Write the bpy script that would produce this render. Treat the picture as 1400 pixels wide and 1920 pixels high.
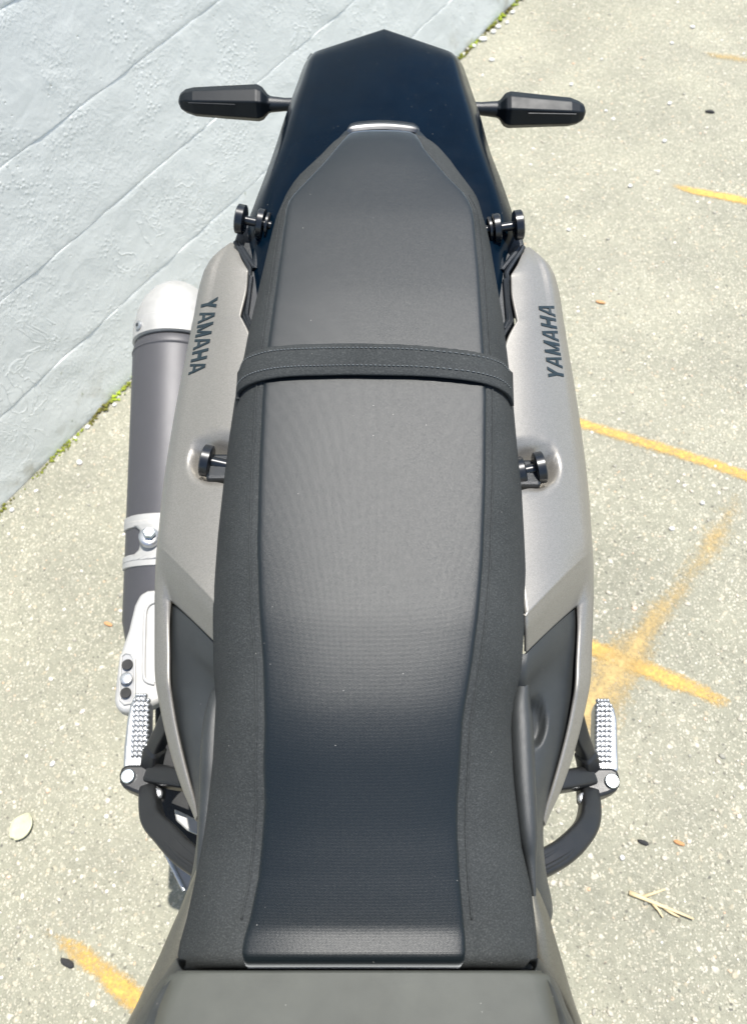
import bpy, bmesh, math, random
import numpy as np
from mathutils import Vector, Matrix
from mathutils.bvhtree import BVHTree

for o in list(bpy.data.objects):
    bpy.data.objects.remove(o)
scene = bpy.context.scene
COL = scene.collection
rad = math.radians

# ------------------------------------------------------------------ camera
F = 1470.0                       # focal length in photo pixels (1400 x 1920)
PITCH = rad(58.2)                # camera looks down and backwards along the bike
LEAN = rad(7.0)                  # the bike leans on its side stand
HC = 1.40
CP, SP = math.cos(PITCH), math.sin(PITCH)
BIKE = Matrix.Rotation(LEAN, 4, 'Y')      # bike frame -> world

def ray(px, py):
    u = (960 - py) / F
    return Vector(((px - 700) / F, CP + u * SP, -SP + u * CP))
RISE = [0.0, 0.30]               # the tail bodywork climbs backwards from Y = 0.30
def P(px, py, z):                # photo pixel at a height in the bike frame
    d = ray(px, py); t = (z - HC) / d.z
    if RISE[0] and d.y * t > RISE[1]:
        t = (z - RISE[0] * RISE[1] - HC) / (d.z - RISE[0] * d.y)
    return Vector((0, 0, HC)) + d * t
def PY(px, py, Y):               # photo pixel at a distance behind the camera
    d = ray(px, py); t = Y / d.y
    return Vector((0, 0, HC)) + d * t
def proj_y(Y, Z):
    dz = Z - HC
    depth = Y * CP - dz * SP
    return 960 - F * (Y * SP + dz * CP) / depth, depth
def tabX(Y, Z, tab):
    py, depth = proj_y(Y, Z)
    px = np.interp(py, tab[0], tab[1])
    return (px - 700) / F * depth
def G(px, py, z=0.0):            # photo pixel on the ground (world)
    c = BIKE @ Vector((0, 0, HC)); d = BIKE.to_3x3() @ ray(px, py)
    t = (z - c.z) / d.z
    return c + d * t

cam_data = bpy.data.cameras.new("camera")
cam = bpy.data.objects.new("camera", cam_data)
COL.objects.link(cam)
cam_data.sensor_fit = 'VERTICAL'
cam_data.sensor_height = 36.0
cam_data.sensor_width = 36.0
cam_data.lens = F / 1920 * 36.0
cam_data.clip_start = 0.02
cam_data.clip_end = 500
cam_local = Matrix.Translation((0, 0, HC)) @ Matrix.Rotation(math.pi / 2 - PITCH, 4, 'X')
cam.matrix_world = BIKE @ cam_local
cam_data.dof.use_dof = True
cam_data.dof.focus_distance = 0.66
cam_data.dof.aperture_fstop = cam_data.lens / 2.6
scene.camera = cam

# ------------------------------------------------------------------ sky and sun
SUN_EL, SUN_AZ = rad(75.0), rad(62.0)     # azimuth measured from +Y (rear) towards +X
world = bpy.data.worlds.new("World")
scene.world = world
world.use_nodes = True
nt = world.node_tree
for n in list(nt.nodes):
    nt.nodes.remove(n)
sky = nt.nodes.new('ShaderNodeTexSky')
sky.sky_type = 'NISHITA'
sky.sun_disc = False
sky.sun_elevation = SUN_EL
sky.sun_rotation = SUN_AZ
bg = nt.nodes.new('ShaderNodeBackground')
bg.inputs['Strength'].default_value = 0.12
wo = nt.nodes.new('ShaderNodeOutputWorld')
nt.links.new(sky.outputs[0], bg.inputs[0])
nt.links.new(bg.outputs[0], wo.inputs[0])
sun_data = bpy.data.lights.new("sun", 'SUN')
sun_data.energy = 4.6
sun_data.angle = rad(0.5)
sun_data.color = (1.0, 0.965, 0.905)
sun = bpy.data.objects.new("sun", sun_data)
COL.objects.link(sun)
sdir = Vector((math.cos(SUN_EL) * math.sin(SUN_AZ), math.cos(SUN_EL) * math.cos(SUN_AZ), math.sin(SUN_EL)))
sun.rotation_euler = sdir.to_track_quat('Z', 'Y').to_euler()
sun.location = sdir * 20
scene.view_settings.view_transform = 'Standard'
scene.view_settings.look = 'None'
scene.view_settings.gamma = 1.0
scene.view_settings.use_curve_mapping = False
scene.view_settings.exposure = 0.82

# ------------------------------------------------------------------ materials
def new_mat(name):
    m = bpy.data.materials.new(name)
    m.use_nodes = True
    t = m.node_tree
    for n in list(t.nodes):
        t.nodes.remove(n)
    out = t.nodes.new('ShaderNodeOutputMaterial')
    b = t.nodes.new('ShaderNodeBsdfPrincipled')
    t.links.new(b.outputs[0], out.inputs[0])
    return m, t, b, out
def coords(t, scale=None):
    c = t.nodes.new('ShaderNodeTexCoord')
    return c.outputs['Object']
def noise(t, co, scale, detail=3, rough=.55, dist=0.0):
    n = t.nodes.new('ShaderNodeTexNoise')
    n.inputs['Scale'].default_value = scale
    n.inputs['Detail'].default_value = detail
    n.inputs['Roughness'].default_value = rough
    n.inputs['Distortion'].default_value = dist
    t.links.new(co, n.inputs['Vector'])
    return n.outputs['Fac']
def voro(t, co, scale, feature='F1', rnd=1.0):
    n = t.nodes.new('ShaderNodeTexVoronoi')
    n.feature = feature
    n.inputs['Scale'].default_value = scale
    n.inputs['Randomness'].default_value = rnd
    t.links.new(co, n.inputs['Vector'])
    return n
def ramp(t, fac, stops):
    r = t.nodes.new('ShaderNodeValToRGB')
    el = r.color_ramp.elements
    while len(el) < len(stops):
        el.new(0.5)
    for e, (p, c) in zip(el, stops):
        e.position = p
        e.color = c if len(c) == 4 else (*c, 1)
    t.links.new(fac, r.inputs[0])
    return r.outputs[0]
def g(v):
    return (v, v, v)
def mixc(t, fac, a, b, mode='MIX'):
    m = t.nodes.new('ShaderNodeMix')
    m.data_type = 'RGBA'
    m.blend_type = mode
    for sock, val in ((m.inputs[0], fac), (m.inputs[6], a), (m.inputs[7], b)):
        if hasattr(val, 'links'):
            t.links.new(val, sock)
        elif isinstance(val, (int, float)):
            sock.default_value = val
        else:
            sock.default_value = (*val, 1)
    return m.outputs[2]
def math_(t, op, a, b=None, c=None):
    m = t.nodes.new('ShaderNodeMath')
    m.operation = op
    for i, v in enumerate((a, b, c)):
        if v is None:
            continue
        if hasattr(v, 'links'):
            t.links.new(v, m.inputs[i])
        else:
            m.inputs[i].default_value = v
    return m.outputs[0]
def bump(t, b, h, dist, strength=1.0, prev=None):
    n = t.nodes.new('ShaderNodeBump')
    n.inputs['Distance'].default_value = dist
    n.inputs['Strength'].default_value = strength
    t.links.new(h, n.inputs['Height'])
    if prev is not None:
        t.links.new(prev, n.inputs['Normal'])
    if b is not None:
        t.links.new(n.outputs[0], b.inputs['Normal'])
    return n.outputs[0]
def dust(t, co, base, amount=1.0, scale=260):
    v = voro(t, co, scale)
    d = ramp(t, v.outputs['Distance'], [(0.0, g(1)), (0.085, g(0.0))])
    rnd = t.nodes.new('ShaderNodeSeparateColor')
    t.links.new(v.outputs['Color'], rnd.inputs[0])
    gate = math_(t, 'GREATER_THAN', rnd.outputs[0], 1 - 0.12 * amount)
    f = math_(t, 'MULTIPLY', math_(t, 'MULTIPLY', d, gate), 0.8)
    return mixc(t, f, base, (.62, .60, .55))

M = {}
def plain(name, col, rough, metal=0.0, bumpscale=None, bumpd=0.0002, spec=0.5, dusty=0, var=0.12, coat=0, rvar=.05):
    m, t, b, o = new_mat(name)
    co = coords(t)
    n = noise(t, co, 35, 4)
    lo = tuple(c * (1 - var) for c in col); hi = tuple(min(1, c * (1 + var)) for c in col)
    c = ramp(t, n, [(0.3, lo), (0.7, hi)])
    if dusty:
        c = dust(t, co, c, dusty)
    t.links.new(c, b.inputs['Base Color'])
    rr = ramp(t, noise(t, co, 60, 3), [(0.3, g(max(.02, rough - rvar))), (0.7, g(min(1, rough + rvar)))])
    t.links.new(rr, b.inputs['Roughness'])
    b.inputs['Metallic'].default_value = metal
    b.inputs['Specular IOR Level'].default_value = spec
    if coat:
        b.inputs['Coat Weight'].default_value = coat
        b.inputs['Coat Roughness'].default_value = .12
    if bumpscale:
        bump(t, b, noise(t, co, bumpscale, 2), bumpd)
    M[name] = m
    return m

plain('black_plastic', (.0065, .0095, .013), .42, bumpscale=1800, bumpd=.0002, dusty=.8)
plain('cowl_black', (.0010, .0048, .0105), .20, dusty=1.8, spec=.10)
plain('cover_black', (.027, .030, .031), .45, bumpscale=2200, bumpd=.0002, dusty=.3)
plain('lip_gloss', (.010, .012, .014), .36, spec=1.0, coat=.6)
plain('signal_black', (.0035, .0060, .0085), .46, spec=.3)
plain('knob_black', (.008, .010, .013), .28)
plain('bracket_black', (.0125, .0130, .0135), .40, bumpscale=900, bumpd=.0001)
plain('rubber', (.018, .018, .018), .8, bumpscale=400, bumpd=.0005)
plain('tank_matte', (.060, .062, .052), .55, bumpscale=2500, bumpd=.0001, dusty=.6)
plain('tank_dark', (.030, .032, .030), .5, bumpscale=2000, bumpd=.0001, dusty=.6)
plain('aluminium', (.50, .51, .52), .34, metal=.9, bumpscale=700, bumpd=.0002)
plain('steel_zinc', (.50, .56, .60), .30, metal=1.0)
plain('end_cap', (.41, .405, .39), .58, metal=.35, bumpscale=900, bumpd=.0001)
plain('slot_shade_grey', (.33, .33, .33), .5, metal=.4)
plain('muffler_grey', (.070, .069, .075), .50, metal=.25, bumpscale=1500, bumpd=.0001, var=.03, rvar=.008)
plain('amber_lens', (.75, .30, .03), .15)
plain('red_lens', (.45, .015, .015), .12)
plain('stitch', (.085, .095, .10), .7)
plain('letter_black', (.006, .016, .022), .5)
plain('engine_grey', (.10, .10, .10), .5, metal=.5)

# silver-grey metallic paint of the side covers
m, t, b, o = new_mat('silver_paint'); co = coords(t)
v = voro(t, co, 1900)
fl = ramp(t, v.outputs['Color'], [(0.0, g(.80)), (1.0, g(1.15))])
base = mixc(t, 1.0, (.262, .250, .226), fl, 'MULTIPLY')
t.links.new(base, b.inputs['Base Color'])
b.inputs['Metallic'].default_value = .55
b.inputs['Roughness'].default_value = .40
bump(t, b, noise(t, co, 1500, 2), .00006)
M['silver_paint'] = m

m, t, b, o = new_mat('olive_paint'); co = coords(t)
base = ramp(t, noise(t, co, 900, 2), [(.3, (.105, .100, .082)), (.7, (.135, .130, .106))])
t.links.new(base, b.inputs['Base Color'])
b.inputs['Metallic'].default_value = .5
b.inputs['Roughness'].default_value = .38
M['olive_paint'] = m

# seat: speckled grained vinyl at the sides, fine woven pattern on top
m, t, b, o = new_mat('seat_vinyl'); co = coords(t)
n1 = noise(t, co, 800, 3, .75); n2 = noise(t, co, 14, 3)
base = ramp(t, n1, [(.26, (.017, .019, .0195)), (.52, (.034, .0375, .038)), (.78, (.095, .100, .098))])
base = mixc(t, .35, base, ramp(t, n2, [(.3, (.017, .019, .0195)), (.7, (.046, .049, .049))]))
base = dust(t, co, base, .5, 210)
t.links.new(base, b.inputs['Base Color'])
b.inputs['Roughness'].default_value = .85
b.inputs['Specular IOR Level'].default_value = .18
bump(t, b, n1, .0006)
M['seat_vinyl'] = m

m, t, b, o = new_mat('seat_weave'); co = coords(t)
sep = t.nodes.new('ShaderNodeSeparateXYZ'); t.links.new(co, sep.inputs[0])
k = 2 * math.pi / 0.00165
a1 = math_(t, 'SINE', math_(t, 'MULTIPLY', math_(t, 'ADD', sep.outputs[0], sep.outputs[1]), k))
a2 = math_(t, 'SINE', math_(t, 'MULTIPLY', math_(t, 'SUBTRACT', sep.outputs[0], sep.outputs[1]), k))
wv = math_(t, 'ADD', math_(t, 'MULTIPLY', math_(t, 'MULTIPLY', a1, a2), .5), .5)
base = ramp(t, wv, [(0.0, (.0018, .0042, .0056)), (1.0, (.0050, .0085, .0105))])
base = mixc(t, .4, base, ramp(t, noise(t, co, 9, 3), [(.3, (.0024, .0050, .0066)), (.7, (.0050, .0082, .0100))]))
base = dust(t, co, base, .4, 200)
t.links.new(base, b.inputs['Base Color'])
b.inputs['Roughness'].default_value = .40
b.inputs['Specular IOR Level'].default_value = .42
b.inputs['Sheen Weight'].default_value = 1.0
b.inputs['Sheen Roughness'].default_value = .30
b.inputs['Sheen Tint'].default_value = (.92, .97, 1.0, 1)
bn = bump(t, None, wv, .00012, .7)
bump(t, b, noise(t, co, 1500, 2), .00009, .5, bn)
M['seat_weave'] = m

# painted block wall
m, t, b, o = new_mat('wall_paint')
geo = t.nodes.new('ShaderNodeNewGeometry'); co = geo.outputs['Position']
n1 = noise(t, co, 7, 4); n2 = noise(t, co, 40, 5)
base = ramp(t, n1, [(.25, (.715, .735, .705)), (.75, (.770, .785, .750))])
base = mixc(t, ramp(t, n2, [(.35, g(0)), (.8, g(.5))]), base, (.79, .80, .77))
sz = t.nodes.new('ShaderNodeSeparateXYZ'); t.links.new(co, sz.inputs[0])
low = ramp(t, sz.outputs[2], [(0.0, g(1)), (.11, g(0))])
stain = math_(t, 'MULTIPLY', low, ramp(t, noise(t, co, 16, 5), [(.52, g(0)), (.68, g(.85))]))
base = mixc(t, stain, base, (.40, .37, .29))
mossy = math_(t, 'MULTIPLY', ramp(t, sz.outputs[2], [(0.0, g(1)), (.20, g(1)), (.21, g(0))]), ramp(t, noise(t, co, 28, 4), [(.69, g(0)), (.74, g(.7))]))
base = mixc(t, mossy, base, (.17, .20, .08))
t.links.new(base, b.inputs['Base Color'])
b.inputs['Roughness'].default_value = .48
h1 = noise(t, co, 22, 4, .55, .4)
h2 = noise(t, co, 150, 4, .65)
h3 = ramp(t, noise(t, co, 11, 3, .5, 1.0), [(.535, g(0)), (.55, g(.7)), (.57, g(.0))])      # wandering ridges in the filler
pits = ramp(t, voro(t, co, 34).outputs['Distance'], [(.0, g(0)), (.09, g(1))])
patch = ramp(t, noise(t, co, 5, 2), [(.40, g(.25)), (.62, g(1))])
bb = bump(t, None, noise(t, co, 13, 3, .5, .3), .0038, .8)
bb = bump(t, None, math_(t, 'MULTIPLY', h3, ramp(t, noise(t, co, 4, 2), [(.48, g(0)), (.60, g(1))])), .0015, .7, bb)
bb = bump(t, None, pits, .0022, .8, bb)
bl = ramp(t, voro(t, co, 95).outputs['Distance'], [(.05, g(1)), (.42, g(0))])
bb = bump(t, None, math_(t, 'MULTIPLY', bl, ramp(t, noise(t, co, 9, 3), [(.45, g(0)), (.66, g(1))])), .0011, .8, bb)
bump(t, b, math_(t, 'MULTIPLY', h2, patch), .0014, .8, bb)
M['wall_paint'] = m

# asphalt with exposed aggregate
m, t, b, o = new_mat('asphalt')
geo = t.nodes.new('ShaderNodeNewGeometry'); co = geo.outputs['Position']
wob = t.nodes.new('ShaderNodeTexNoise'); wob.inputs['Scale'].default_value = 55; t.links.new(co, wob.inputs['Vector'])
mx = t.nodes.new('ShaderNodeVectorMath'); mx.operation = 'MULTIPLY_ADD'
t.links.new(wob.outputs['Color'], mx.inputs[0]); mx.inputs[1].default_value = (.013, .013, .013); t.links.new(co, mx.inputs[2])
cw = mx.outputs[0]
big = noise(t, co, 2.2, 4); mid = noise(t, co, 60, 4, .6); fine = noise(t, co, 420, 3, .7)
base = ramp(t, mid, [(.25, (.150, .150, .115)), (.55, (.262, .260, .205)), (.8, (.350, .345, .280))])
base = mixc(t, .40, base, ramp(t, fine, [(.3, (.13, .128, .105)), (.7, (.44, .425, .365))]))
base = mixc(t, .35, base, ramp(t, big, [(.3, (.20, .20, .165)), (.7, (.37, .355, .295))]))
def stones(scale, thr, cols, rad_, base):
    v = voro(t, cw, scale)
    s = t.nodes.new('ShaderNodeSeparateColor'); t.links.new(v.outputs['Color'], s.inputs[0])
    gate = math_(t, 'GREATER_THAN', s.outputs[0], thr)
    body = ramp(t, v.outputs['Distance'], [(rad_ * .55, g(1)), (rad_, g(0))])
    f = math_(t, 'MULTIPLY', gate, body)
    c = ramp(t, s.outputs[1], cols)
    return mixc(t, math_(t, 'MULTIPLY', f, .80), base, c), f
base, f1 = stones(70, .74, [(0, (.36, .35, .30)), (.45, (.50, .45, .36)), (.7, (.42, .37, .28)), (1, (.64, .61, .55))], .40, base)
base, f2 = stones(150, .55, [(0, (.28, .28, .24)), (.5, (.50, .46, .38)), (.9, (.58, .55, .48)), (1, (.62, .42, .28))], .46, base)
base, f4 = stones(310, .45, [(0, (.14, .14, .115)), (.5, (.40, .375, .31)), (1, (.60, .57, .50))], .55, base)
base = mixc(t, .5, base, mixc(t, 1.0, base, ramp(t, noise(t, co, 5.5, 4), [(.3, (.74, .73, .66)), (.7, (1.14, 1.12, 1.0))]), 'MULTIPLY'))
base, f3 = stones(120, .90, [(0, (.09, .09, .08)), (1, (.15, .14, .11))], .36, base)
base = mixc(t, 1.0, base, (.885, .895, .895), 'MULTIPLY')
t.links.new(base, b.inputs['Base Color'])
b.inputs['Roughness'].default_value = .85
b.inputs['Specular IOR Level'].default_value = .3
bb = bump(t, None, mid, .006, .7)
bb = bump(t, None, f1, .0022, .6, bb)
bb = bump(t, None, f2, .0012, .6, bb)
bump(t, b, fine, .0012, .7, bb)
M['asphalt'] = m

# worn yellow paint
def paint_mat(name, col, lo, hi, edge):
    m, t, b, o = new_mat(name)
    tc = t.nodes.new('ShaderNodeTexCoord')
    geo = t.nodes.new('ShaderNodeNewGeometry'); co = geo.outputs['Position']
    c = ramp(t, noise(t, co, 90, 4), [(.3, tuple(v * .72 for v in col)), (.7, col)])
    t.links.new(c, b.inputs['Base Color'])
    b.inputs['Roughness'].default_value = .7
    uv = t.nodes.new('ShaderNodeSeparateXYZ'); t.links.new(tc.outputs['UV'], uv.inputs[0])
    # distance to the edge across (v) and to the ends (u)
    ev = math_(t, 'SUBTRACT', 1.0, math_(t, 'ABSOLUTE', math_(t, 'SUBTRACT', math_(t, 'MULTIPLY', uv.outputs[1], 2.0), 1.0)))
    fade = ramp(t, ev, [(0, g(0)), (edge, g(1))])
    n = math_(t, 'MULTIPLY', noise(t, co, 170, 5, .75), math_(t, 'ADD', math_(t, 'MULTIPLY', noise(t, co, 22, 3), .9), .55))
    a = ramp(t, math_(t, 'ADD', n, math_(t, 'MULTIPLY', math_(t, 'SUBTRACT', math_(t, 'MULTIPLY', fade, uv.outputs[2]), .5), .55)), [(lo, g(0)), (hi, g(.95))])
    t.links.new(a, b.inputs['Alpha'])
    M[name] = m
    return m
paint_mat('yellow_paint', (.62, .385, .085), .50, 1.12, .7)
paint_mat('ochre_paint', (.47, .335, .13), .48, 1.25, 1.0)

m, t, b, o = new_mat('moss'); co = coords(t)
c = ramp(t, noise(t, co, 14, 4), [(.30, (.10, .065, .02)), (.50, (.16, .17, .02)), (.68, (.36, .46, .03))])
t.links.new(c, b.inputs['Base Color']); b.inputs['Roughness'].default_value = .9
bump(t, b, noise(t, co, 300, 3), .004)
M['moss'] = m
plain('pebble_white', (.70, .69, .66), .7, bumpscale=300, bumpd=.001)
plain('gravel_stone', (.46, .435, .37), .8, bumpscale=300, bumpd=.001, var=.35)
plain('leaf_pale', (.42, .42, .29), .6, bumpscale=200, bumpd=.001)
plain('straw', (.52, .42, .25), .7, bumpscale=400, bumpd=.0006)
plain('dark_bit', (.030, .030, .032), .8, bumpscale=400, bumpd=.001)
plain('orange_bit', (.58, .30, .13), .6, bumpscale=400, bumpd=.001)
plain('mortar', (.50, .55, .55), .6, bumpscale=90, bumpd=.004)

# ------------------------------------------------------------------ mesh helpers
def link(name, me, mat, parent=None, smooth=True, angle=None):
    if mat is not None and not me.materials:
        me.materials.append(M[mat])
    if smooth:
        for p in me.polygons:
            p.use_smooth = True
    o = bpy.data.objects.new(name, me)
    COL.objects.link(o)
    if parent is not None:
        o.parent = parent
    if smooth and angle:
        try:
            me.set_sharp_from_angle(angle=rad(angle))
        except Exception:
            pass
    return o
def mesh(name, verts, faces):
    me = bpy.data.meshes.new(name)
    me.from_pydata([tuple(v) for v in verts], [], faces)
    bm = bmesh.new(); bm.from_mesh(me)
    bmesh.ops.recalc_face_normals(bm, faces=bm.faces)
    bm.to_mesh(me); bm.free()
    me.validate(); me.update()
    return me
def grid(rows, close_u=False):
    nr, nc = len(rows), len(rows[0])
    v = [p for r in rows for p in r]
    f = []
    for i in range(nr - 1):
        for j in range(nc - 1 if not close_u else nc):
            j2 = (j + 1) % nc
            f.append((i * nc + j, i * nc + j2, (i + 1) * nc + j2, (i + 1) * nc + j))
    return v, f
def flip_up(me):
    # make sure an open sheet faces upwards
    s = sum(p.normal.z * p.area for p in me.polygons)
    if s < 0:
        me.flip_normals()
def sheet(name, rows, mat, parent, thick=0.0, angle=None, sub=0):
    v, f = grid(rows)
    me = mesh(name, v, f); flip_up(me)
    o = link(name, me, mat, parent, True, angle)
    if thick:
        s = o.modifiers.new('thickness', 'SOLIDIFY'); s.thickness = thick; s.offset = -1
    if sub:
        s = o.modifiers.new('sub', 'SUBSURF'); s.levels = sub; s.render_levels = sub
    return o
def spline(pts, n):
    """Catmull-Rom through rows/points given as numpy arrays"""
    pts = [np.asarray(p, float) for p in pts]
    out = []
    m_ = len(pts) - 1
    for i in range(n):
        s = i / (n - 1) * m_
        k = min(int(s), m_ - 1); u = s - k
        p0 = pts[max(k - 1, 0)]; p1 = pts[k]; p2 = pts[k + 1]; p3 = pts[min(k + 2, m_)]
        out.append(.5 * ((2 * p1) + (-p0 + p2) * u + (2 * p0 - 5 * p1 + 4 * p2 - p3) * u * u + (-p0 + 3 * p1 - 3 * p2 + p3) * u ** 3))
    return out
def frames(path):
    res = []
    for i, p in enumerate(path):
        a = path[max(i - 1, 0)]; b_ = path[min(i + 1, len(path) - 1)]
        tdir = (Vector(b_) - Vector(a)).normalized()
        up = Vector((0, 0, 1)) if abs(tdir.z) < .95 else Vector((0, 1, 0))
        x = tdir.cross(up).normalized(); y = x.cross(tdir).normalized()
        res.append((Vector(p), x, y, tdir))
    return res
def tube_mesh(path, rads, seg=16, caps=True, squash=(1, 1), power=2.0):
    if not isinstance(rads, (list, tuple)):
        rads = [rads] * len(path)
    rows = []
    for (p, x, y, tdir), r in zip(frames(path), rads):
        row = []
        for k in range(seg):
            a = 2 * math.pi * k / seg
            ca, sa = math.cos(a), math.sin(a)
            e = 2.0 / power
            cx = math.copysign(abs(ca) ** e, ca); sy = math.copysign(abs(sa) ** e, sa)
            row.append(p + x * (cx * r * squash[0]) + y * (sy * r * squash[1]))
        rows.append(row)
    v, f = grid(rows, True)
    if caps:
        n = len(rows)
        f.append(tuple(range(seg)))
        f.append(tuple((n - 1) * seg + k for k in range(seg)))
    return v, f
def tube(name, path, rads, mat, parent, seg=16, squash=(1, 1), power=2.0, angle=40):
    v, f = tube_mesh([Vector(p) for p in path], rads, seg, True, squash, power)
    return link(name, mesh(name, v, f), mat, parent, True, angle)
def prism_px(name, pts, z_top, thick, mat, parent, bevel=.002, Yfix=None, seg=2):
    """outline given as photo pixels lying at height z (a number or one per point), extruded downwards"""
    n = len(pts)
    zs = z_top if isinstance(z_top, (list, tuple)) else [z_top] * n
    top = [P(a, b_, z) for (a, b_), z in zip(pts, zs)]
    bot = [p - Vector((0, 0, thick)) for p in top]
    f = [tuple(range(n)), tuple(reversed(range(n, 2 * n)))]
    for i in range(n):
        j = (i + 1) % n
        f.append((i, n + i, n + j, j))
    o = link(name, mesh(name, top + bot, f), mat, parent, True, 35)
    if bevel:
        bv = o.modifiers.new('bevel', 'BEVEL'); bv.width = bevel; bv.segments = seg; bv.limit_method = 'ANGLE'
    return o
def box(name, c, s, mat, parent, rot=None, bevel=.003):
    bm = bmesh.new()
    bmesh.ops.create_cube(bm, size=1)
    for v in bm.verts:
        v.co = Vector((v.co.x * s[0], v.co.y * s[1], v.co.z * s[2]))
    me = bpy.data.meshes.new(name); bm.to_mesh(me); bm.free()
    o = link(name, me, mat, parent, False)
    o.location = c
    if rot: o.rotation_euler = rot
    if bevel:
        bv = o.modifiers.new('bevel', 'BEVEL'); bv.width = bevel; bv.segments = 2
    return o
def disc(name, c, axis, r, thick, mat, parent, seg=28, bevel=.001):
    c = Vector(c); ax = Vector(axis).normalized()
    return tube(name, [c - ax * thick / 2, c - ax * thick * .3, c + ax * thick * .3, c + ax * thick / 2], [r - bevel, r, r, r - bevel], mat, parent, seg, angle=50)
def tag(o, label, cat, group=None, kind=None):
    o['label'] = label
    o['category'] = cat
    if group: o['group'] = group
    if kind: o['kind'] = kind
    return o
def BX(o, bvh_off=0):
    dg = bpy.context.evaluated_depsgraph_get()
    return BVHTree.FromObject(o, dg)

# ------------------------------------------------------------------ ground
def make_ground():
    nx = 2
    s = 160
    me = mesh('ground', [(-s, -s, 0), (s, -s, 0), (s, s, 0), (-s, s, 0)], [(0, 1, 2, 3)])
    flip_up(me)
    o = link('ground', me, 'asphalt', None, False)
    o['kind'] = 'structure'
    o['label'] = 'weathered pale grey asphalt with exposed stones'
make_ground()

# ------------------------------------------------------------------ block wall
YAW, OFF, H1, BH = rad(34.85), 1.236, .186, .2045
wn = Vector((math.cos(YAW), -math.sin(YAW), 0))          # faces the bike
wd = Vector((math.sin(YAW), math.cos(YAW), 0))
wbase = wn * (-OFF)
random.seed(5)
wall = bpy.data.objects.new('block_wall', None); COL.objects.link(wall)
wall.matrix_world = Matrix(((wd.x, -wn.x, 0, wbase.x), (wd.y, -wn.y, 0, wbase.y), (0, 0, 1, 0), (0, 0, 0, 1)))
tag(wall, 'pale blue grey painted block wall beside the motorcycle', 'wall')
# wall frame: x along the wall, y into the wall, z up
def block_mesh(L, H, D, seed):
    """a lumpy painted face with its own arrises; the joint lines stay thin and uneven"""
    r = random.Random(seed)
    xs = [0, .002, .006] + [L * (i / 14) for i in range(1, 14)] + [L - .006, L - .002, L]
    zs = [0, .0018, .005, .012] + [H * i / 7 for i in range(1, 7)] + [H - .012, H - .005, H - .0018, H]
    wav = [(r.uniform(2, 9), r.uniform(0, 6), r.uniform(.0001, .0005)) for _ in range(4)]
    e1 = [max(.05, r.uniform(-.35, 1.5)) for _ in xs]; e2 = [max(.05, r.uniform(-.35, 1.5)) for _ in xs]
    rows = []
    for k, z in enumerate(zs):
        row = []
        for i, x in enumerate(xs):
            u = x / L; w = z / H
            y = sum(a * math.sin(q * (u * 3 + w * 1.7) + p) for q, p, a in wav) * min(1, min(x, L - x) / .05)
            d = min(z, H - z); ee = (e1 if z < H / 2 else e2)[i]
            y += .0009 * ee * math.exp(-d / (.0016 + .0012 * ee))
            y += .00015 * math.exp(-min(x, L - x) / .004)
            row.append(Vector((x - L / 2, y, z + (r.uniform(-.0004, .0004) if k in (0, len(zs) - 1) else 0))))
        rows.append(row)
    nc = len(xs)
    v, f = grid(rows)
    ring = [j for j in range(nc)] + [i * nc + nc - 1 for i in range(1, len(zs))] + [(len(zs) - 1) * nc + j for j in range(nc - 2, -1, -1)] + [i * nc for i in range(len(zs) - 2, 0, -1)]
    b0 = len(v)
    v += [Vector((v[i].x, D, v[i].z)) for i in ring]
    for i in range(len(ring)):
        j = (i + 1) % len(ring)
        f.append((ring[i], ring[j], b0 + j, b0 + i))
    me = mesh('block', v, f)
    sgn = sum(p.normal.y * p.area for p in me.polygons if abs(p.normal.y) > .5)
    if sgn > 0: me.flip_normals()
    for p in me.polygons: p.use_smooth = True
    me.set_sharp_from_angle(angle=rad(55))
    me.materials.append(M['wall_paint'])
    return me
BL = .405
bottoms = [0.0] + [H1 + BH * i for i in range(12)]
variants = {'low': [block_mesh(BL + .0006, H1 - .0012, .19, s) for s in range(4)], 'std': [block_mesh(BL + .0006, BH - .0016, .19, 10 + s) for s in range(6)]}
for ci in range(12):
    off = (ci % 2) * BL / 2 + .11
    for bi in range(-6, 11):
        x = bi * BL + off
        kind = 'low' if ci == 0 else 'std'
        me = random.choice(variants[kind])
        o = bpy.data.objects.new('block', me); COL.objects.link(o)
        o.parent = wall
        o.location = (x, random.uniform(-.00010, .00010), bottoms[ci] + (0.0005 if ci == 0 else .0010))
mo = box('mortar_bed', (.9, .0972, 1.22), (7.2, .19, 2.40), 'wall_paint', wall, bevel=0)

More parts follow.
